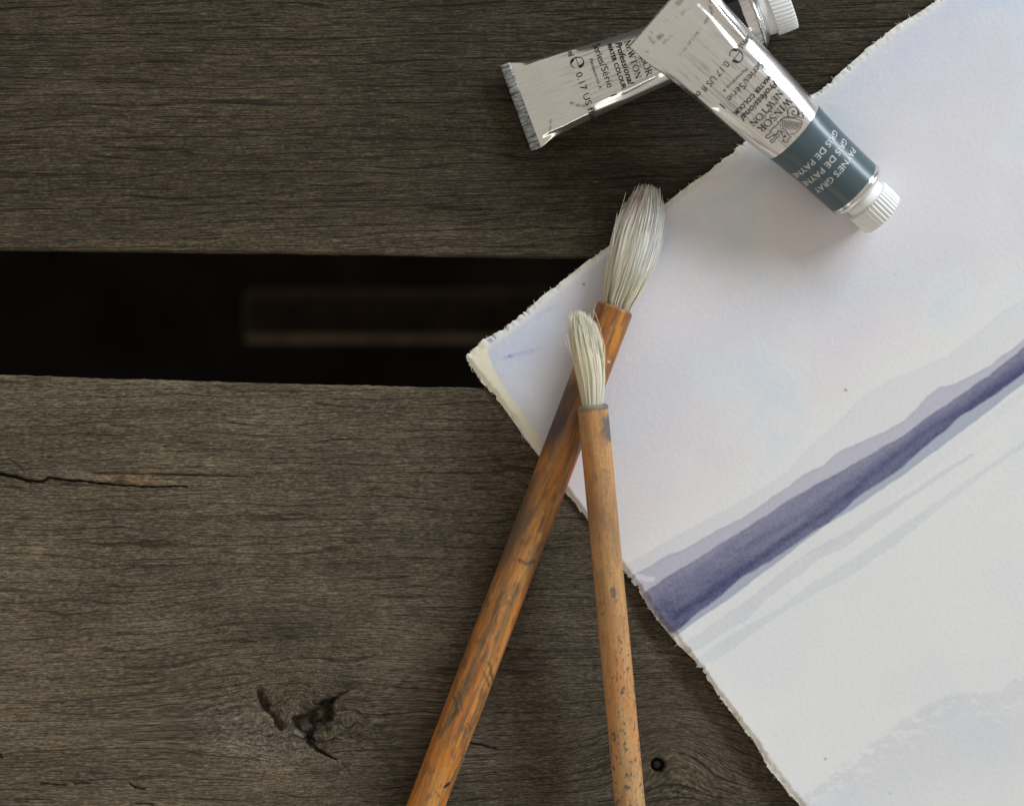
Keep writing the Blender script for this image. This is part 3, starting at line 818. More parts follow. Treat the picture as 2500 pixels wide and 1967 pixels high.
def paint_big(X, Y, Lg, Th, r):
    q = np.where(Th > math.pi, Th - 2 * math.pi, Th) * r
    base = np.array([0.57, 0.215, 0.032]); red = np.array([0.47, 0.140, 0.028]); tan = np.array([0.50, 0.275, 0.095]); dirt = np.array([0.135, 0.088, 0.050]); ink = np.array([0.040, 0.041, 0.048])
    c = np.ones(X.shape + (3,)) * base
    f = lambda m, col, c: c * (1 - np.clip(m, 0, 1)[..., None]) + np.clip(m, 0, 1)[..., None] * col
    c = f(sstep(0.45, 0.65, fbm(Lg / 260, q / 22, 4, 300)) * 0.75, red, c)
    c = f(sstep(0.50, 0.66, fbm(Lg / 180 + 5, q / 16, 4, 304)) * 0.5, tan, c)
    # long dirty streaks, worn through in patches
    st = fbm(Lg / 130, q / 9, 5, 308, 0.6)
    zone = sstep(0.38, 0.62, fbm(Lg / 170, q / 45, 3, 314)) 
    c = f(sstep(0.42, 0.64, st) * zone * 0.72, dirt, c)
    c = f(np.exp(-((Lg - 760) / 210) ** 2) * sstep(0.40, 0.62, fbm(Lg / 200 + 2, q / 20, 4, 340)) * 0.6, dirt * 0.9, c)
    c = f(np.exp(-((Lg - 560) / 90) ** 2) * sstep(0.42, 0.6, fbm(Lg / 70 + 2, q / 26, 4, 343)) * 0.6, dirt * 0.8, c)
    c = f(sstep(0.58, 0.72, fbm(Lg / 90 + 3, q / 8, 4, 318)) * 0.4, dirt * 1.2, c)
    c = f(sstep(0.50, 0.68, fbm(Lg / 150 + 8, q / 50, 3, 319)) * 0.55 * sstep(900, 700, Lg), dirt * 1.1, c)
    c = f(sstep(0.58, 0.66, fbm(Lg / 30, q / 14, 4, 330)) * 0.45 * sstep(300, 500, Lg), dirt * 0.8, c)
    # blue-black paint on the upper left and the dirty flank
    px = -q                                                     # screen left is +q here or -q: use photo position instead
    axis_off = (X - 1504) * 0.935 + (Y - 750) * 0.356          # signed distance from the handle's axis, + to the right
    left = sstep(6, -26, axis_off + 14 * (fbm(Lg / 40, q / 12, 3, 322) - 0.5))
    c = f(left * sstep(170, 240, Lg) * sstep(430, 330, Lg) * (0.55 + 0.7 * fbm(Lg / 50, q / 14, 3, 324)), ink * 1.3, c)
    c = f(left * sstep(380, 480, Lg) * sstep(760, 640, Lg) * 0.8 * (0.3 + fbm(Lg / 70, q / 14, 3, 326)), dirt, c)
    c = f(np.exp(-((Lg - 240) / 120) ** 2) * 0.45, np.array([0.11, 0.055, 0.025]), c)
    d, _ = poly_dist(X, Y + 3 * (fbm(X / 8, Y / 8, 2, 328) - .5), [(1268, 1368), (1284, 1376), (1304, 1370)])
    c = f(sstep(8, 2, d) * (0.35 + 0.6 * fbm(X / 7, Y / 7, 3, 344)), ink * 0.8, c)
    d, _ = poly_dist(X, Y, [(1086, 1920), (1096, 1911)])
    c = f(sstep(5, 2, d), ink * 0.4, c)
    for (x0, y0, x1, y1, w, k) in ((1195, 1618, 1203, 1660, 5, .8), (1180, 1640, 1196, 1675, 4, .7), (1110, 1700, 1120, 1745, 3, .8), (1122, 1690, 1128, 1735, 3, .7), (1205, 1545, 1216, 1500, 3, .7),
                                   (1115, 1735, 1105, 1750, 4, .6), (1140, 1765, 1150, 1775, 4, .6), (1075, 1945, 1062, 1930, 2.5, .7), (1255, 1455, 1266, 1425, 3, .7), (1328, 1262, 1318, 1300, 3, .6)):
        d, _ = poly_dist(X + 6 * (fbm(X / 9, Y / 9, 2, 334) - .5), Y, [(x0, y0), (x1, y1)])
        c = f(sstep(w, w * .3, d) * k, dirt * 0.6, c)
    c = f(sstep(4, 2.5, np.hypot(X - 1487, Y - 883)), np.array([.6, .55, .45]), c)          # fleck of pale paint
    c = f(sstep(0.5, 0.62, fbm(Lg / 90, q / 7, 4, 338)) * sstep(200, 60, Lg) * 0.65, np.array([0.13, 0.06, 0.024]), c)
    c = f(sstep(60, 0, Lg) * (0.2 + 0.7 * fbm(q / 9, Lg / 20, 3, 336)) * 0.6, np.array([0.19, 0.085, 0.04]), c)
    return c

def paint_small(X, Y, Lg, Th, r):
    q = np.where(Th > math.pi, Th - 2 * math.pi, Th) * r
    base = np.array([0.50, 0.265, 0.100]); org = np.array([0.52, 0.215, 0.060]); pale = np.array([0.54, 0.345, 0.170]); dirt = np.array([0.185, 0.115, 0.064]); ink = np.array([0.045, 0.047, 0.055])
    c = np.ones(X.shape + (3,)) * base
    f = lambda m, col, c: c * (1 - np.clip(m, 0, 1)[..., None]) + np.clip(m, 0, 1)[..., None] * col
    c = f(sstep(0.42, 0.62, fbm(Lg / 200, q / 30, 4, 350)) * 0.85, org, c)
    c = f(sstep(500, 950, Lg) * 0.55 * (0.3 + fbm(Lg / 200, q / 25, 3, 352)), pale, c)
    c = f(sstep(0.50, 0.66, fbm(Lg / 60, q / 22, 4, 354)) * 0.38 * sstep(640, 350, Lg), dirt, c)
    c = f(sstep(0.55, 0.70, fbm(Lg / 40 + 7, q / 12, 4, 358)) * 0.30, dirt * 1.2, c)
    ring = np.exp(-((Lg - 265) / 60) ** 2) * (0.2 + 0.8 * fbm(Lg / 30, q / 20, 3, 361))
    c = f(ring * 0.75, dirt, c)
    ao = (X - 1447) * 0.996 - (Y - 990) * 0.093
    d, t = poly_dist(X + 22 * (fbm(X / 16, Y / 16, 4, 362) - .5), Y, [(1489, 1012), (1485, 1040), (1487, 1068)])
    c = f(sstep(14, 4, d - 3 * np.sin(t * 3.1)) * 0.8, ink * 1.9, c)
    sp = sstep(0.675, 0.73, fbm(Lg / 8, q / 5, 3, 366)) * (0.25 + 0.75 * sstep(380, 640, Lg)) * (0.35 + 1.0 * sstep(0.42, 0.6, fbm(Lg / 120, q / 26, 2, 372)))
    c = f(sp * 0.72, ink, c)
    gr = sstep(0.70, 0.76, fbm(Lg / 15 + 4, q / 8, 3, 369)) * sstep(600, 800, Lg)
    c = f(gr * 0.8, np.array([0.05, 0.075, 0.055]), c)
    d, _ = poly_dist(X, Y, [(1496, 1440), (1498, 1452)])
    c = f(sstep(9, 5, d) * .7, ink * 1.6, c)
    # grey rim of dried paint round the mouth
    c = f(sstep(16, 11, Lg + 4 * (fbm(q / 10, Lg * 0, 2, 374) - 0.5)), np.array([0.25, 0.19, 0.135]), c)
    c = f(sstep(14, 10, Lg) * sstep(14, 28, ao) * 0.7, ink * 2.2, c)
    return c

TB = (1503.5, 750); FB = (1503.5 - 0.3563 * 2950, 750 + 0.9344 * 2950)
big_root, bA, bax, bup, brt = make_brush(TB, FB, 58, 46, 44.5, 45, 'larger bamboo brush with greyish white hair, lying beneath the other brush', paint_big, 0.0, 400, 7)
TS = (1446.5, 988); FS = (1446.5 + 0.0935 * 2700, 988 + 0.9956 * 2700)
sm_root, sA, sax, sup, srt = make_brush(TS, FS, 145, 40, 36.2, 37, 'smaller bamboo brush with short cream bristles, lying across the other brush', paint_small, 0.8, 440)

def tuft(name, root, org, Lp, Rp, zc, zh, H, colf, seed, rad, fray=1.0, K=11, tip=(0.74, 1.0), extra=()):
    """Lp/Rp: outline points left and right from the mouth to the tip; zc centre heights; zh half depth"""
    rng = np.random.default_rng(seed)
    Lp = np.array(Lp, float); Rp = np.array(Rp, float); nk = len(Lp)
    t = np.linspace(0, 1, K)
    a = np.clip(rng.normal(0, 0.52, H), -1.02, 1.02)
    a = np.where(rng.random(H) < 0.55, rng.uniform(-1, 1, H), a)
    h = rng.uniform(-1, 1, H) * np.sqrt(np.clip(1 - a * a, 0.02, 1))
    te = rng.uniform(tip[0], tip[1], H) * (1 - 0.10 * a ** 2 * rng.random(H))
    clump = vnoise(a * 7, h * 2.5 + 3, seed % 50) - 0.5
    T = te[:, None] * t[None]
    kx = np.linspace(0, 1, nk)
    itp = lambda arr: np.interp(T, kx, arr)
    drift = rng.normal(0, 0.10, H)[:, None] * T ** 1.5 * fray + clump[:, None] * 0.38 * T ** 1.2
    aa = a[:, None] + drift + 0.05 * np.sin(T * 6 + rng.uniform(0, 6, H)[:, None]) * T * fray
    cxm = (itp(Lp[:, 0]) + itp(Rp[:, 0])) / 2; cym = (itp(Lp[:, 1]) + itp(Rp[:, 1])) / 2
    hx = (itp(Rp[:, 0]) - itp(Lp[:, 0])) / 2; hy = (itp(Rp[:, 1]) - itp(Lp[:, 1])) / 2
    px = cxm + aa * hx; py = cym + aa * hy
    z = itp(zc) + (h[:, None] + 0.10 * rng.normal(0, 1, H)[:, None] * T) * itp(zh)
    paths = P(px, py, z)
    if len(extra):
        ex = []
        for pts, z0 in extra:
            pts = np.array(pts, float)
            kk = np.linspace(0, 1, len(pts))
            # smooth the hand-set points
            xs = np.interp(t, kk, pts[:, 0]); ys = np.interp(t, kk, pts[:, 1])
            for _ in range(2):
                xs[1:-1] = (xs[:-2] + 2 * xs[1:-1] + xs[2:]) / 4; ys[1:-1] = (ys[:-2] + 2 * ys[1:-1] + ys[2:]) / 4
            ex.append(P(xs, ys, z0 + 12 * t))
        paths = np.concatenate([paths, np.stack(ex)], 0)
    HH = len(paths)
    rads = np.repeat((rad * (1 - 0.55 * t ** 1.5) * S)[None], HH, 0) * rng.uniform(0.75, 1.25, HH)[:, None]
    cols = colf(rng, HH, np.linspace(0, 1, K)[None] * np.concatenate([te, np.ones(HH - H)])[:, None], np.concatenate([a, np.zeros(HH - H)]), np.concatenate([clump, np.zeros(HH - H)]))
    # the packed inner hair, lofted as thick strands just under the loose ones
    kt = 46; ka = 120
    tl = np.linspace(-0.02, 0.80, kt); an = np.arange(ka) / ka * 2 * np.pi
    TL, AN = np.meshgrid(tl, an, indexing='ij')
    il = lambda arr: np.interp(TL, kx, arr)
    sh = (0.90 + 0.16 * (fbm(np.cos(AN) * 9 + 20, np.sin(AN) * 9 + TL * 1.2, 3, seed % 60) - 0.5)) * np.sqrt(np.clip(1 - (np.clip(TL - 0.55, 0, 1) / 0.252) ** 2, 0.0, 1))
    av = np.cos(AN) * sh
    lx = (il(Lp[:, 0]) + il(Rp[:, 0])) / 2 + av * (il(Rp[:, 0]) - il(Lp[:, 0])) / 2
    ly = (il(Lp[:, 1]) + il(Rp[:, 1])) / 2 + av * (il(Rp[:, 1]) - il(Lp[:, 1])) / 2
    lv = P(lx, ly, il(zc) + np.sin(AN) * sh * il(zh) * 0.92)
    ccol = colf(rng, ka, np.clip(tl, 0, 1)[None].repeat(ka, 0), np.cos(an), an * 0)
    ccol = np.maximum(ccol, ccol.mean((0, 1)) * 0.88).transpose(1, 0, 2)
    lm = raw_mesh('inner_hair', lv.reshape(-1, 3) - org, quads=grid_quads(kt, ka, wrap_m=True))
    attr_col(lm, 'Col', np.clip(ccol, 0, 0.95).reshape(-1, 3))
    link('inner_hair', lm, M_CORE, root)
    HC = 60
    ac = rng.uniform(-0.80, 0.80, HC); hc = rng.uniform(-0.8, 0.8, HC) * np.sqrt(1 - ac * ac)
    tc = np.linspace(0, 0.88, K)[None].repeat(HC, 0)
    itc = lambda arr: np.interp(tc, kx, arr)
    pc = P((itc(Lp[:, 0]) + itc(Rp[:, 0])) / 2 + ac[:, None] * (itc(Rp[:, 0]) - itc(Lp[:, 0])) / 2,
           (itc(Lp[:, 1]) + itc(Rp[:, 1])) / 2 + ac[:, None] * (itc(Rp[:, 1]) - itc(Lp[:, 1])) / 2, itc(zc) + hc[:, None] * itc(zh))
    rc = np.repeat((np.interp(t, [0, .6, .9, 1], [2.0, 2.4, 1.6, 0.4]) * S)[None], HC, 0)
    cc = colf(rng, HC, tc, ac, ac * 0)
    paths = np.concatenate([paths, pc]); rads = np.concatenate([rads, rc]); cols = np.concatenate([cols, np.maximum(cc, cols.mean((0, 1)) * 0.9)])
    me = hairs_mesh(name, paths - org, rads, np.clip(cols, 0.01, 0.98))
    o = link(name, me, M_HAIR, root)
    tag(o, kind='stuff')
    return o

def col_big(rng, H, T, a, cl):
    base = np.array([0.96, 0.925, 0.84]); yel = np.array([0.90, 0.83, 0.58]); mau = np.array([0.84, 0.745, 0.70]); drk = np.array([0.10, 0.085, 0.075]); wht = np.array([0.97, 0.97, 0.96])
    c = np.ones((H, T.shape[1], 3)) * base
    k = (sstep(0.62, 0.2, T) * (0.3 + 0.7 * rng.random((H, 1))))[..., None]; c = c * (1 - k) + k * yel
    k = (sstep(0.2, -0.7, a)[:, None] * sstep(0.7, 0.95, T) * 0.8)[..., None]; c = c * (1 - k) + k * mau
    k = (sstep(-0.1, 0.6, a)[:, None] * sstep(0.3, 0.6, T) * 0.6)[..., None]; c = c * (1 - k) + k * wht
    k = (((rng.random(H) < 0.11)[:, None]) * sstep(0.75, 0.15, T) * 0.7)[..., None]; c = c * (1 - k) + k * drk
    k = (((rng.random(H) < 0.07)[:, None]) * np.ones_like(T) * 0.45)[..., None]; c = c * (1 - k) + k * drk
    return c * rng.uniform(0.88, 1.08, (H, 1, 1))

def col_small(rng, H, T, a, cl):
    base = np.array([0.98, 0.945, 0.83]); yel = np.array([0.96, 0.875, 0.62]); wht = np.array([0.98, 0.965, 0.84]); tan = np.array([0.70, 0.56, 0.32])
    c = np.ones((H, T.shape[1], 3)) * base
    k = (sstep(0.3, -0.8, a)[:, None] * 0.75 * np.ones_like(T))[..., None]; c = c * (1 - k) + k * yel
    k = (((rng.random(H) < 0.35)[:, None]) * np.ones_like(T))[..., None]; c = c * (1 - k) + k * wht
    k = (((rng.random(H) < 0.07)[:, None]) * np.ones_like(T) * 0.5)[..., None]; c = c * (1 - k) + k * tan
    return c * rng.uniform(0.92, 1.06, (H, 1, 1))

tuft('bristles', big_root, bA,
     [(1476, 752), (1474, 725), (1479, 690), (1487, 641), (1506, 566), (1530, 505), (1560, 446)],
     [(1532, 772), (1543, 748), (1565, 715), (1591, 658), (1611, 590), (1620, 522), (1612, 452)],
     [58, 58, 57, 54, 48, 40, 32], [24, 26, 28, 30, 28, 20, 11], 1100, col_big, 500, 0.85, 1.0, 11, (0.74, 1.0),
     extra=[([(1482, 720), (1488, 640), (1500, 560), (1520, 500), (1528, 470)], 58), ([(1484, 700), (1496, 610), (1503, 540), (1507, 520)], 55), ([(1550, 740), (1580, 690), (1605, 640), (1618, 590)], 50)])
tuft('bristles', sm_root, sA,
     [(1424, 1005), (1422, 982), (1411, 924), (1399, 869), (1391, 811), (1391, 750)],
     [(1468, 1003), (1471, 980), (1476, 924), (1473, 875), (1464, 827), (1444, 764)],
     [145, 145, 146, 146, 144, 138], [20, 21, 24, 24, 20, 12], 480, col_small, 520, 1.0, 0.9, 11, (0.80, 1.0),
     extra=[([(1462, 960), (1454, 880), (1444, 815), (1446, 780), (1454, 742)], 150), ([(1455, 960), (1452, 870), (1445, 800), (1449, 760)], 150),
            ([(1466, 930), (1473, 880), (1470, 815), (1458, 775), (1448, 755)], 152), ([(1425, 960), (1405, 890), (1388, 855), (1378, 825)], 146),
            ([(1420, 950), (1402, 885), (1391, 850), (1384, 815)], 148), ([(1470, 940), (1476, 890), (1477, 850), (1471, 825)], 152)])

# ------------------------------------------------------------------ lettering: built-in sans font and hand-cut serif strokes
def text_mesh(body, bold=0.0, shear=0.0, spacing=1.0):
    cu = bpy.data.curves.new('text', 'FONT')
    cu.body = body; cu.size = 1.0; cu.resolution_u = 3; cu.offset = bold; cu.shear = shear; cu.space_character = spacing
    o = bpy.data.objects.new('text', cu); COL.objects.link(o)
    dg = bpy.context.evaluated_depsgraph_get(); dg.update()
    me = bpy.data.meshes.new_from_object(o.evaluated_get(dg))
    bm = bmesh.new(); bm.from_mesh(me)
    bmesh.ops.triangulate(bm, faces=bm.faces[:])
    bmesh.ops.subdivide_edges(bm, edges=[e for e in bm.edges if e.calc_length() > 0.22], cuts=2)
    bmesh.ops.triangulate(bm, faces=bm.faces[:])
    bm.verts.index_update()
    V = np.array([v.co[:2] for v in bm.verts]); F = [[v.index for v in f.verts] for f in bm.faces]
    bm.free(); bpy.data.meshes.remove(me); bpy.data.objects.remove(o); bpy.data.curves.remove(cu)
    return V, F

def ribbon(pts, w):
    """stroke along points with (varying) width -> verts, quads"""
    pts = np.array(pts, float); n = len(pts)
    w = np.interp(np.linspace(0, 1, n), np.linspace(0, 1, len(np.atleast_1d(w))), np.atleast_1d(w))
    t = np.gradient(pts, axis=0); t /= np.linalg.norm(t, axis=1, keepdims=True) + 1e-9
    nn = np.stack([-t[:, 1], t[:, 0]], 1)
    V = np.concatenate([pts + nn * w[:, None] / 2, pts - nn * w[:, None] / 2])
    F = [[i, i + 1, n + i + 1] for i in range(n - 1)] + [[i, n + i + 1, n + i] for i in range(n - 1)]
    return V, F

def smooth_pts(pts, k=6):
    pts = np.array(pts, float)
    out = []
    for i in range(len(pts) - 1):
        p0 = pts[max(i - 1, 0)]; p1 = pts[i]; p2 = pts[i + 1]; p3 = pts[min(i + 2, len(pts) - 1)]
        for t in np.arange(k) / k:
            out.append(0.5 * (2 * p1 + (p2 - p0) * t + (2 * p0 - 5 * p1 + 4 * p2 - p3) * t * t + (3 * p1 - p0 - 3 * p2 + p3) * t ** 3))
    out.append(pts[-1])
    return np.array(out)

TK, TN = 0.155, 0.065
def arc(cx, cy, rx, ry, a0, a1, n=14):
    a = np.radians(np.linspace(a0, a1, n)); return np.stack([cx + rx * np.cos(a), cy + ry * np.sin(a)], 1)
def osize(n): 
    return None
GL = {
    'W': (1.12, [([(0.08, 1), (0.34, 0)], TK), ([(0.34, 0), (0.56, .98)], TN), ([(0.50, 1), (0.78, 0)], TK), ([(0.78, 0), (1.04, 1)], TN), ([(-.04, .975), (.22, .975)], TN), ([(.40, .975), (.64, .975)], TN), ([(.92, .975), (1.16, .975)], TN)]),
    'I': (0.36, [([(.18, 0), (.18, 1)], TK), ([(.03, .03), (.33, .03)], TN), ([(.03, .97), (.33, .97)], TN)]),
    'N': (0.88, [([(.14, 0), (.14, 1)], TN), ([(.12, 1), (.74, 0)], TK), ([(.75, 0), (.75, 1)], TN), ([(0, .03), (.28, .03)], TN), ([(0, .97), (.2, .97)], TN), ([(.61, .97), (.89, .97)], TN)]),
    'S': (0.60, [(smooth_pts([(.50, .78), (.44, .95), (.28, 1.0), (.12, .92), (.08, .74), (.22, .58), (.40, .46), (.52, .30), (.46, .08), (.28, 0), (.12, .05), (.06, .24)]), [TN, TN, TN * 1.4, TK, TK, TK, TN * 1.4, TN, TN]), ([(.50, .72), (.50, 1.0)], TN), ([(.06, 0), (.06, .28)], TN)]),
    'O': (0.92, [(arc(.46, .5, .40, .49, 90, 270), [TN, TK * .9, TK, TK * .9, TN]), (arc(.46, .5, .40, .49, 270, 450), [TN, TK * .9, TK, TK * .9, TN])]),
    'R': (0.80, [([(.16, 0), (.16, 1)], TK), ([(.02, .03), (.32, .03)], TN), ([(.02, .97), (.34, .97)], TN), (np.concatenate([[(.18, .965)], arc(.36, .74, .22, .225, 90, -90), [(.18, .515)]]), [TN, TN, TK, TN, TN]), ([(.36, .52), (.70, .02)], TK), ([(.66, .03), (.84, .03)], TN)]),
    'E': (0.68, [([(.16, 0), (.16, 1)], TK), ([(.02, .97), (.60, .97)], TN), ([(.02, .03), (.62, .03)], TN), ([(.16, .52), (.46, .52)], TN), ([(.60, .78), (.60, 1)], TN), ([(.62, 0), (.62, .26)], TN), ([(.46, .42), (.46, .62)], TN)]),
    'T': (0.74, [([(.37, 0), (.37, 1)], TK), ([(.02, .97), (.72, .97)], TN), ([(.04, .76), (.04, 1)], TN), ([(.70, .76), (.70, 1)], TN), ([(.22, .03), (.52, .03)], TN)]),
    '&': (0.86, [(smooth_pts([(.82, .02), (.62, .22), (.36, .62), (.28, .84), (.40, 1.0), (.54, .86), (.44, .66), (.14, .42), (.06, .2), (.22, .02), (.48, .06), (.68, .34), (.72, .5)]), [TN, TK, TK, TN, TN, TN, TN, TK, TK, TN, TN, TN])]),
}
def serif_mesh(word):
    V = []; F = []; x = 0
    for ch in word:
        w, strokes = GL[ch]
        for pts, wd in strokes:
            v, f = ribbon(pts, wd)
            if len(V): base = sum(len(a) for a in V)
            else: base = 0
            V.append(v + np.array([x, 0])); F += [[i + base for i in q] for q in f]
        x += w + 0.06
    return np.concatenate(V), F

def emark():
    """the estimated sign"""
    o = arc(0.5, 0.5, 0.46, 0.48, 40, 390 - 60, 40)
    V, F = ribbon(arc(0.5, 0.5, 0.43, 0.46, 2, 318, 40), [0.06, 0.10, 0.06, 0.05, 0.06, 0.12, 0.06, 0.05])
    V2, F2 = ribbon([(0.10, 0.52), (0.90, 0.52)], 0.05)
    V3, F3 = ribbon(arc(0.5, 0.5, 0.37, 0.43, 4, 62, 10), [0.20, 0.17, 0.05])
    V4, F4 = ribbon(arc(0.5, 0.5, 0.36, 0.43, 205, 262, 10), [0.20, 0.16, 0.04])
    b1 = len(V); b2 = b1 + len(V2); b3 = b2 + len(V3)
    return np.concatenate([V, V2, V3, V4]), F + [[i + b1 for i in q] for q in F2] + [[i + b2 for i in q] for q in F3] + [[i + b3 for i in q] for q in F4]

# ------------------------------------------------------------------ paint tubes
def make_tube(C, E, zC, zE, r, label, seed, halfw, colfun, dents):
    """C crimped end, E shoulder (photo px); halfw: [(s, half width)]"""
    A = P(*C, zC); B = P(*E, zE)
    L = np.linalg.norm(B - A); ax = (B - A) / L
    up = np.array([0, 0, 1.0]); up -= ax * up.dot(ax); up /= np.linalg.norm(up)
    rt = np.cross(up, ax)            # towards the tube's own right (image upper right)
    Lu = L / S
    ss = np.linspace(0, Lu, 250)
    M = 240
    per = 2 * np.pi * r
    rows = []
    ph = np.linspace(-np.pi, np.pi, 1441)
    for s in ss:
        a = np.interp(s, [p[0] for p in halfw], [p[1] for p in halfw])
        lo, hi = 0.5, r * 1.02
        pr = lambda b: np.pi * (3 * (a + b) - math.sqrt((3 * a + b) * (a + 3 * b)))
        for _ in range(30):
            md = (lo + hi) / 2
            if pr(md) > per: hi = md
            else: lo = md
        b = max(min(lo, 2.4 + 0.34 * s + 0.002 * s * s), 2.2)
        x = a * np.sin(ph); y = b * np.cos(ph)
        cum = np.concatenate([[0], np.cumsum(np.hypot(np.diff(x), np.diff(y)))]); cum = cum / cum[-1] - 0.5
        qq = np.arange(M) / M - 0.5
        rows.append(np.stack([np.interp(qq, cum, x), np.interp(qq, cum, y)], -1))
    G = np.array(rows)               # (n, M, 2) in section plane
    Sg, Qg = np.meshgrid(ss, np.arange(M) / M - 0.5, indexing='ij')
    Wg = Qg * per
    # dents and wrinkles: long creases that fade towards the full end
    nrm = G.copy(); tg = np.roll(G, -1, 1) - np.roll(G, 1, 1)
    nrm = np.stack([-tg[..., 1], tg[..., 0]], -1); nrm /= np.linalg.norm(nrm, axis=-1, keepdims=True)
    soft = sstep(Lu * 0.80, Lu * 0.35, Sg) * sstep(-5, 60, Sg)
    dsp = soft * (3.0 * (fbm(Sg / 160, Wg / 34, 2, seed) - 0.5) + 0.9 * (fbm(Sg / 110, Wg / 10, 2, seed + 4) - 0.5))
    dsp += 1.4 * (fbm(Sg / 170, Wg / 45, 2, seed + 8) - 0.5) * sstep(-5, 30, Sg)
    for (s0, w0, s1, w1, wd, hgt) in dents:
        d, t = poly_dist(Sg, Wg, [(s0, w0), (s1, w1)])
        dsp += hgt * np.exp(-(d / wd) ** 2)
    if not (nrm[Sg.shape[0] // 2, M // 2, 1] > 0): nrm = -nrm
    G = G + nrm * dsp[..., None]
    V = A + Sg[..., None] * S * ax + (G[..., 0:1] * rt + G[..., 1:2] * up) * S
    Nw = nrm[..., 0:1] * rt + nrm[..., 1:2] * up
    root_loc = np.array([(A[0] + B[0]) / 2, (A[1] + B[1]) / 2, min(A[2], B[2]) - r * S])
    root = empty('paint_tube', root_loc)
    tag(root, label, 'paint tube', 'small metal watercolour tubes')
    n = len(ss)
    # body plus shoulder rim and cone, one skin
    thr = (np.arange(M) / M - 0.5) * 2 * np.pi
    ringv = lambda d, rr: B + d * S * ax + rr * S * (np.sin(thr)[:, None] * rt + np.cos(thr)[:, None] * up)
    body_c = colfun(Sg, Wg, V)
    closed = (A + (V[0] - A) * 0.02)[None]
    VV = np.concatenate([closed, V], 0)
    cc = np.concatenate([body_c[:1], body_c], 0)
    sq = np.stack([Sg + seed * 37, Wg, Sg * 0], -1); sq = np.concatenate([sq[:1], sq], 0)
    me = raw_mesh('body', VV.reshape(-1, 3) - root_loc, quads=grid_quads(n + 1, M, wrap_m=True))
    attr_col(me, 'Col', cc.reshape(-1, 3)); attr_vec(me, 'sq', sq.reshape(-1, 3))
    body = link('body', me, M_METAL, root)
    # shoulder
    prof = [(0, r * 1.0), (1.5, r * 1.035), (4, r * 1.045), (7, r * 1.03), (9, r * 0.985), (10.5, r * 0.955), (13, r * 0.93), (24, r * 0.66), (30, r * 0.52), (33, r * 0.46), (48, r * 0.45)]
    SV = np.stack([ringv(d, rr) for d, rr in prof])
    me = raw_mesh('shoulder', SV.reshape(-1, 3) - root_loc, quads=grid_quads(len(prof), M, wrap_m=True))
    attr_col(me, 'Col', np.ones((len(prof) * M, 3)) * np.array([0.84, 0.83, 0.82]))
    tgv = np.stack([np.repeat(np.array([p[0] for p in prof])[:, None], M, 1), np.repeat((thr * r)[None], len(prof), 0), np.zeros((len(prof), M))], -1)
    attr_vec(me, 'sq', tgv.reshape(-1, 3))
    link('shoulder', me, M_METAL, root)
    return dict(root=root, loc=root_loc, V=V, N=Nw, ss=ss, M=M, per=per, ax=ax, up=up, rt=rt, A=A, B=B, L=Lu, r=r, body=body)

def make_cap(tb, d0, col_r, rib_r, col_len, rib_len, tilt=(0, 0)):
    ax = tb['ax'] + tb['up'] * tilt[0] + tb['rt'] * tilt[1]; ax /= np.linalg.norm(ax)
    up = tb['up'] - ax * tb['up'].dot(ax); up /= np.linalg.norm(up); rt = np.cross(up, ax)
    O = tb['B'] + d0 * S * tb['ax']
    seg = 36 * 8
    th = np.arange(seg) / seg * 2 * np.pi
    def ring(d, rr): return O + d * S * ax + (rr * S)[:, None] * (np.sin(th)[:, None] * rt + np.cos(th)[:, None] * up)
    one = np.ones(seg)
    ribs = 0.5 + 0.5 * np.clip(np.cos(th * 36) * 2.2, -1, 1)
    prof = [ring(0, one * col_r * 0.55), ring(0.2, one * col_r * 0.95), ring(1.5, one * col_r), ring(col_len * 0.55, one * col_r * 1.0), ring(col_len - 2, one * col_r * 1.01), ring(col_len, one * col_r * 0.985)]
    me = raw_mesh('collar', np.stack(prof).reshape(-1, 3) - tb['loc'], quads=grid_quads(len(prof), seg, wrap_m=True))
    cap = None
    L2 = rib_len
    rr = lambda f, amt: one * rib_r * f - amt * (1 - ribs)
    prof2 = [ring(col_len - 1.5, one * col_r * 0.9), ring(col_len - 1.0, rr(0.965, 0.4)), ring(col_len + 1.2, rr(0.995, 2.8)), ring(col_len + L2 * 0.5, rr(1.0, 3.4)), ring(col_len + L2 - 3, rr(0.985, 3.4)),
             ring(col_len + L2 - 0.8, rr(0.965, 2.2)), ring(col_len + L2, one * rib_r * 0.91), ring(col_len + L2 + 0.3, one * rib_r * 0.80), ring(col_len + L2 - 1, one * rib_r * 0.74), ring(col_len + L2 - 1, one * 0.05)]
    me2 = raw_mesh('cap', np.stack(prof2).reshape(-1, 3) - tb['loc'], quads=grid_quads(len(prof2), seg, wrap_m=True))
    c = link('cap', me2, M_CAP, tb['root'])
    link('collar', me, M_CAP, c)
    return c

def surf(tb, s, w, off=0.0):
    """bilinear point on the tube skin at length s, arc w (units), pushed out by off"""
    fi = np.clip(np.asarray(s) / tb['L'], 0, 1) * (len(tb['ss']) - 1)
    fj = (np.asarray(w) / tb['per'] + 0.5) * tb['M']
    i0 = np.clip(np.floor(fi).astype(int), 0, len(tb['ss']) - 2); j0 = np.floor(fj).astype(int)
    a = (fi - i0)[..., None]; b = (fj - j0)[..., None]; j0 = j0 % tb['M']; j1 = (j0 + 1) % tb['M']
    def g(A): return (A[i0, j0] * (1 - a) + A[i0 + 1, j0] * a) * (1 - b) + (A[i0, j1] * (1 - a) + A[i0 + 1, j1] * a) * b
    return g(tb['V']) + g(tb['N']) * off * S

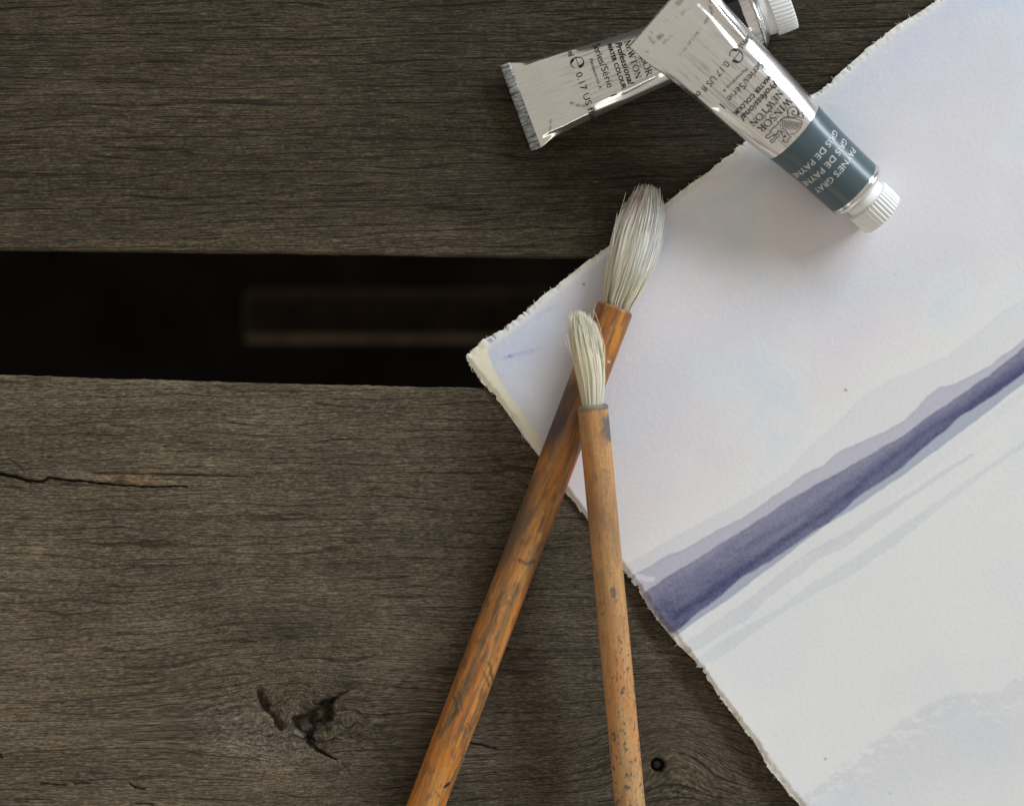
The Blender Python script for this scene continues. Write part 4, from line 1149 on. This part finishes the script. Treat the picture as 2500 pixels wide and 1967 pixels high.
def inv(tb, px, py):
    """(s, w) of the skin point seen at the photo pixel"""
    M = tb['M']; j = slice(M // 4 - 8, 3 * M // 4 + 8)
    X, Y = to_photo(tb['V'][:, j]); Z = tb['V'][:, j, 2]
    N = tb['N'][:, j]
    d = (X - px) ** 2 + (Y - py) ** 2 + np.where(N[..., 2] > -0.05, 0, 4e4)
    i, k = np.unravel_index(np.argmin(d), d.shape)
    return tb['ss'][i], ((k + j.start) / M - 0.5) * tb['per']

def put(tb, V2, F, name, mat, off=1.1):
    """V2 columns: s, w"""
    Pn = surf(tb, V2[:, 0], V2[:, 1], off)
    me = bpy.data.meshes.new(name)
    me.from_pydata([tuple(v) for v in (Pn - tb['loc'])], [], F)
    return link(name, me, mat, tb['body'])

def write(tb, glyphs, p0, p1, height, mat, name='lettering', off=1.1):
    """set glyphs (verts, faces in em space) between two photo pixels along the letters' mid-height"""
    V, F = glyphs
    V = V.copy()
    x0, x1 = V[:, 0].min(), V[:, 0].max()
    s0, w0 = inv(tb, *p0); s1, w1 = inv(tb, *p1)
    f = (V[:, 0] - x0) / (x1 - x0)
    s = s0 + (s1 - s0) * f; w = w0 + (w1 - w0) * f
    v = (V[:, 1] - 0.5 * CAPH.get(name, 1.0))
    s = s + v * height
    return put(tb, np.stack([s, w], 1), F, 'lettering', mat, off)
CAPH = {}

def sans(body, **k):
    V, F = text_mesh(body, **k)
    ch = text_mesh('H')[0][:, 1].max()
    V = V / ch                       # cap height = 1
    return V, F

# tube lying under: bare wood side
def col_metal(seed, smudges):
    def f(Sg, Wg, V):
        base = np.array([0.89, 0.875, 0.83])
        c = np.ones(Sg.shape + (3,)) * base
        for (s0, w0, s1, w1, wd, k) in smudges:
            d, _ = poly_dist(Sg + 4 * (fbm(Sg / 9, Wg / 5, 2, seed) - .5), Wg, [(s0, w0), (s1, w1)])
            m = sstep(wd, wd * 0.3, d) * sstep(0.42, 0.60, fbm(Sg / 26, Wg / 4.5, 4, seed + 3, 0.6)) * k
            c = c * (1 - m[..., None]) + m[..., None] * np.array([0.16, 0.15, 0.16])
        st = sstep(0.62, 0.74, fbm(Sg / 70, Wg / 3.4, 4, seed + 9)) * 0.45 * sstep(60, 160, Sg)
        fl = np.exp(-((np.abs(Wg + 2) - 52) / 26) ** 2) * sstep(110, 220, Sg)
        st = np.maximum(st, fl * sstep(0.50, 0.66, fbm(Sg / 130, Wg / 2.6, 4, seed + 13)) * 0.45)  # dark streaks: print wear plus reflections of dark wood, put into the colour
        return c * (1 - st[..., None] * np.array([0.75, 0.8, 0.72]))
    return f

RB = 71.5
tB = make_tube((1270, 262), (1842, 47.5), 26, 73, RB, 'silver paint tube lying on bare wood, partly covered by the other tube', 600,
               [(0, 110), (14, 110), (50, 99), (100, 92), (160, 87), (230, 82), (310, 77), (400, 73.5), (520, 71.8), (640, 71.5)],
               col_metal(610, [(120, -40, 170, -75, 6, .7), (45, -95, 60, -60, 4, .5)]),
               [(30, -86, 160, -78, 7, 4.5), (20, 90, 170, 92, 8, 3), (250, -60, 330, -52, 7, 2.5), (150, -20, 230, -26, 10, -3.0), (180, 40, 260, 34, 12, -3)])
make_cap(tB, 11, 50, 57.5, 32, 50)
RA = 76.0
tA = make_tube((1618, 23), (2086.5, 461.5), 226, 84, RA, 'silver paint tube with slate blue band, resting on the painting and the other tube', 640,
               [(0, 118), (30, 118), (60, 117), (100, 111), (190, 103), (300, 97), (400, 89), (450, 83), (520, 78), (600, 76.2), (700, 76)],
               col_metal(650, [(16, 30, 34, 112, 8, .6), (14, -62, 26, -78, 7, .6), (30, -80, 38, -48, 8, .65), (60, 96, 90, 70, 6, .6), (92, 62, 98, -52, 5, .6), (24, -108, 40, -98, 4, .5), (8, -24, 22, -14, 4, .5), (36, 4, 44, 40, 6, .4), (52, -60, 56, -30, 5, .4), (130, -70, 170, -66, 4, .4), (70, 100, 150, 84, 5, .5)]),
               [(50, 92, 190, 74, 8, 5.0), (60, 70, 180, 58, 10, -4.0), (70, -96, 240, -100, 9, 3.5), (180, -30, 300, -36, 9, -1.6), (20, 55, 100, 40, 14, -2.0)])
make_cap(tA, 12, 51, 60.5, 31, 53, (-0.03, 0.0))

# folded crimps
def crimp(tb, s0, s1, hw, zoff, thick, seed):
    us_ = np.linspace(-hw, hw, 120); prof = [(s1, 0), (s1 - 1, thick * .9), (s1 - 4, thick), ((s0 + s1) / 2, thick * 1.05), (s0 + 3, thick * .9), (s0, thick * 0.35), (s0 - 0.5, -thick * .4), (s0 + 2, -thick), (s1, -thick)]
    rows = []
    for (s, z) in prof:
        wv = 1.2 * (fbm(us_ / 18, us_ * 0 + s / 20, 2, seed) - 0.5)
        rows.append(tb['A'] + (s + wv)[:, None] * S * tb['ax'] + us_[:, None] * S * tb['rt'] + (zoff + z + wv * .6)[:, None] * S * tb['up'])
    Vc = np.stack(rows)
    me = raw_mesh('crimp', Vc.reshape(-1, 3) - tb['loc'], quads=grid_quads(len(prof), len(us_), wrap_n=True))
    sq = np.stack([np.repeat(np.array([p[0] for p in prof])[:, None], len(us_), 1), np.repeat(us_[None], len(prof), 0), np.zeros((len(prof), len(us_)))], -1)
    attr_vec(me, 'sq', sq.reshape(-1, 3))
    bm = bmesh.new(); bm.from_mesh(me); bm.verts.ensure_lookup_table()
    k = len(us_)
    for c in (0, k - 1): bm.faces.new([bm.verts[i * k + c] for i in range(len(prof))])
    bm.to_mesh(me); bm.free()
    return link('crimp', me, M_CRIMP, tb['root'])
crimp(tB, -11, 14, 110.5, 3.2, 4.6, 670)
crimp(tA, -2, 20, 117, -5.0, 3.4, 674)

# slate blue band round the upper tube
def band(tb, s0, s1, mat):
    M = tb['M']; k = 60
    sv = np.linspace(s0, s1, k)
    W = (np.arange(M) / M - 0.5) * tb['per']
    Sg, Wg = np.meshgrid(sv, W, indexing='ij')
    Vb = surf(tb, Sg, Wg, 0.55)
    lo = surf(tb, Sg[:1], Wg[:1], -0.3); hi = surf(tb, Sg[-1:], Wg[-1:], -0.3)
    Vb = np.concatenate([lo, Vb, hi], 0)
    me = raw_mesh('band', Vb.reshape(-1, 3) - tb['loc'], quads=grid_quads(k + 2, M, wrap_m=True))
    sq = np.stack([Sg, Wg, Sg * 0], -1); sq = np.concatenate([sq[:1], sq, sq[-1:]], 0)
    attr_vec(me, 'sq', sq.reshape(-1, 3))
    return link('colour_band', me, mat, tb['body'])
c0 = lambda x, y: (1800 + x / 4.495, 200 + y / 4.495)       # reading positions measured on enlargements
c3 = lambda x, y: (1560 + x / 4.88, y / 4.88)
c2 = lambda x, y: (1220 + x / 4.72, 50 + y / 4.72)
sA0 = inv(tA, *c0(640, 560))[0]; 
sA0 = inv(tA, *c0(690, 605))[0]
band(tA, sA0 - 3, tA['L'] - 6, M_BAND)
M_DARKBAND = plain('black_band', (0.010, 0.009, 0.011), 0.14, 0.5, 0.1, 900)
band(tB, 452, tB['L'] - 24, M_DARKBAND)

I_ = M_INK
# upper tube
write(tA, sans("5 ml"), c3(1330, 445), c3(1215, 560), 15, I_)
V, F = emark(); sE, wE = inv(tA, *c3(1155, 665))
put(tA, np.stack([sE + (V[:, 1] - .5) * 36, wE - (V[:, 0] - .5) * 35], 1), F, 'lettering', I_)
write(tA, sans("0.17 US fl oz"), c3(1062, 748), c3(672, 1160), 15.5, I_)
write(tA, sans("Permanence A"), c3(1285, 822), c3(1005, 1095), 8, I_)
write(tA, sans("Series/Série  1"), c3(1470, 760), c3(990, 1275), 17, I_)
write(tA, sans("WATER COLOUR", bold=0.03), c3(1560, 905), c3(1140, 1362), 10.5, I_)
write(tA, sans("Professional", bold=0.018, shear=0.28), c3(1625, 985), c3(1225, 1425), 15, I_)
write(tA, serif_mesh("NEWTON"), c3(1700, 1095), c3(1335, 1490), 15.5, I_)
write(tA, serif_mesh("&"), c3(1590, 1305), c3(1545, 1350), 10, I_)
for a, b in (((1652, 1228), (1598, 1290)), ((1518, 1375), (1462, 1440))):
    v, f = ribbon([(0, .47), (.5, .47), (1, .47)], 0.06); write(tA, (v, f), c3(*a), c3(*b), 16, I_)
write(tA, serif_mesh("WINSOR"), c3(1805, 1190), c3(1425, 1560), 17, I_)
# emblem of a crested winged beast with curled tail: ink strokes
EMB = [
    ([(560, 395), (548, 350), (555, 305), (590, 275), (635, 280), (662, 320), (655, 360), (625, 372), (600, 355), (598, 328), (615, 318), (625, 335)], 7),
    ([(655, 300), (672, 330), (668, 362), (690, 345)], 5), ([(668, 362), (690, 345), (715, 330), (706, 360), (735, 368), (708, 380), (728, 395), (700, 400), (672, 385)], 4),
    ([(672, 330), (665, 380), (620, 395), (560, 385), (500, 400), (455, 440), (440, 470), (405, 500), (375, 525), (360, 560), (345, 580)], 7),
    ([(345, 580), (318, 590), (315, 612), (345, 620), (385, 590), (420, 575)], 6), ([(430, 572), (405, 600), (395, 630), (362, 645), (372, 668), (405, 655), (420, 625), (440, 600)], 6),
    ([(500, 400), (478, 440), (470, 480), (480, 515)], 4),
    ([(510, 405), (560, 400), (620, 405), (680, 420), (712, 440)], 4), ([(490, 515), (530, 525), (548, 560), (590, 575), (640, 560), (680, 520), (700, 480), (712, 440)], 5),
    ([(480, 515), (520, 520), (545, 550), (560, 590), (590, 600), (575, 620), (552, 625), (558, 645), (530, 662), (505, 650), (488, 660)], 5),
    ([(500, 620), (515, 605), (540, 610)], 4), ([(495, 640), (520, 635)], 4),
]
for k in range(12):
    f = k / 11
    EMB.append(([(500 + 195 * f, 418 + 30 * f), (494 + 175 * f, 462 + 38 * f), (500 + 150 * f, 505 + 55 * f - 30 * f * f)], [6.0, 5.0, 2.0]))
rs = random.Random(4)
for k in range(26):
    x = rs.uniform(425, 530); y = rs.uniform(525, 605)
    if (x - 478) ** 2 / 56 ** 2 + (y - 566) ** 2 / 42 ** 2 < 1:
        EMB.append(([(x, y), (x + 9, y + 5), (x + 4, y + 12)], 5))
Vs = []; Fs = []; nb = 0
for pts, wd in EMB:
    sp = smooth_pts(pts, 4)
    v, f = ribbon(sp, np.array(wd) * 1.35)
    Vs.append(v); Fs += [[i + nb for i in q] for q in f]; nb += len(v)
Vs = np.concatenate(Vs)
SW = np.array([inv(tA, *c0(x, y)) for x, y in [(330, 380), (740, 280), (330, 680), (740, 680)]])
# local affine map from enlargement to skin coordinates, bilinear over the emblem's box
c00 = np.array(inv(tA, *c0(400, 430))); 
ctrl = [(x, y) for x in (320, 420, 520, 620, 720) for y in (290, 390, 490, 590, 670)]
A_ = []; Bv = []
for (x, y) in ctrl:
    ppx, ppy = c0(x, y); s_, w_ = inv(tA, ppx, ppy)
    X_, Y_ = to_photo(surf(tA, np.array([s_]), np.array([w_])))
    if math.hypot(X_[0] - ppx, Y_[0] - ppy) < 3:
        A_.append([1, x, y, x * x, x * y, y * y]); Bv.append([s_, w_])
coef = np.linalg.lstsq(np.array(A_, float), np.array(Bv), rcond=None)[0]
E2 = np.stack([np.ones(len(Vs)), Vs[:, 0], Vs[:, 1], Vs[:, 0] ** 2, Vs[:, 0] * Vs[:, 1], Vs[:, 1] ** 2], 1) @ coef
put(tA, E2, Fs, 'emblem', I_)
# words on the band
WI = M_WHITE_INK
write(tA, sans("PAYNE'S GRAY", bold=0.008), c0(1270, 745), c0(862, 1195), 14.5, WI, off=1.5)
write(tA, sans("GRIS DE PAYNE", bold=0.008), c0(1180, 640), c0(730, 1122), 14.5, WI, off=1.5)
write(tA, sans("GRIS DE PAYNE", bold=0.008), c0(1075, 548), c0(628, 1032), 14.5, WI, off=1.5)
# lower tube
write(tB, sans("5 ml"), c2(790, 270), c2(828, 408), 15, I_)
V, F = emark(); sE, wE = inv(tB, *c2(895, 485))
put(tB, np.stack([sE + (V[:, 1] - .5) * 34, wE - (V[:, 0] - .5) * 35], 1), F, 'lettering', I_)
write(tB, sans("0.17 US fl oz"), c2(905, 605), c2(1085, 1140), 15.5, I_)
write(tB, sans("Permanence A"), c2(1055, 450), c2(1165, 790), 8, I_)
write(tB, sans("Series/Série  1"), c2(1110, 285), c2(1312, 870), 17, I_)
write(tB, sans("WATER COLOUR", bold=0.03), c2(1262, 268), c2(1435, 790), 10.5, I_)
write(tB, sans("Professional", bold=0.018, shear=0.28), c2(1362, 255), c2(1515, 742), 15, I_)
write(tB, serif_mesh("NEWTON"), c2(1475, 235), c2(1605, 665), 15.5, I_)
w0_ = c2(1590, 235); w1_ = c2(1730, 640)
write(tB, serif_mesh("WINSOR"), w0_, w1_, 17, I_)
v, f = ribbon([(0, .47), (.5, .47), (1, .47)], 0.06); write(tB, (v, f), c2(1612, 470), c2(1640, 548), 16, I_)
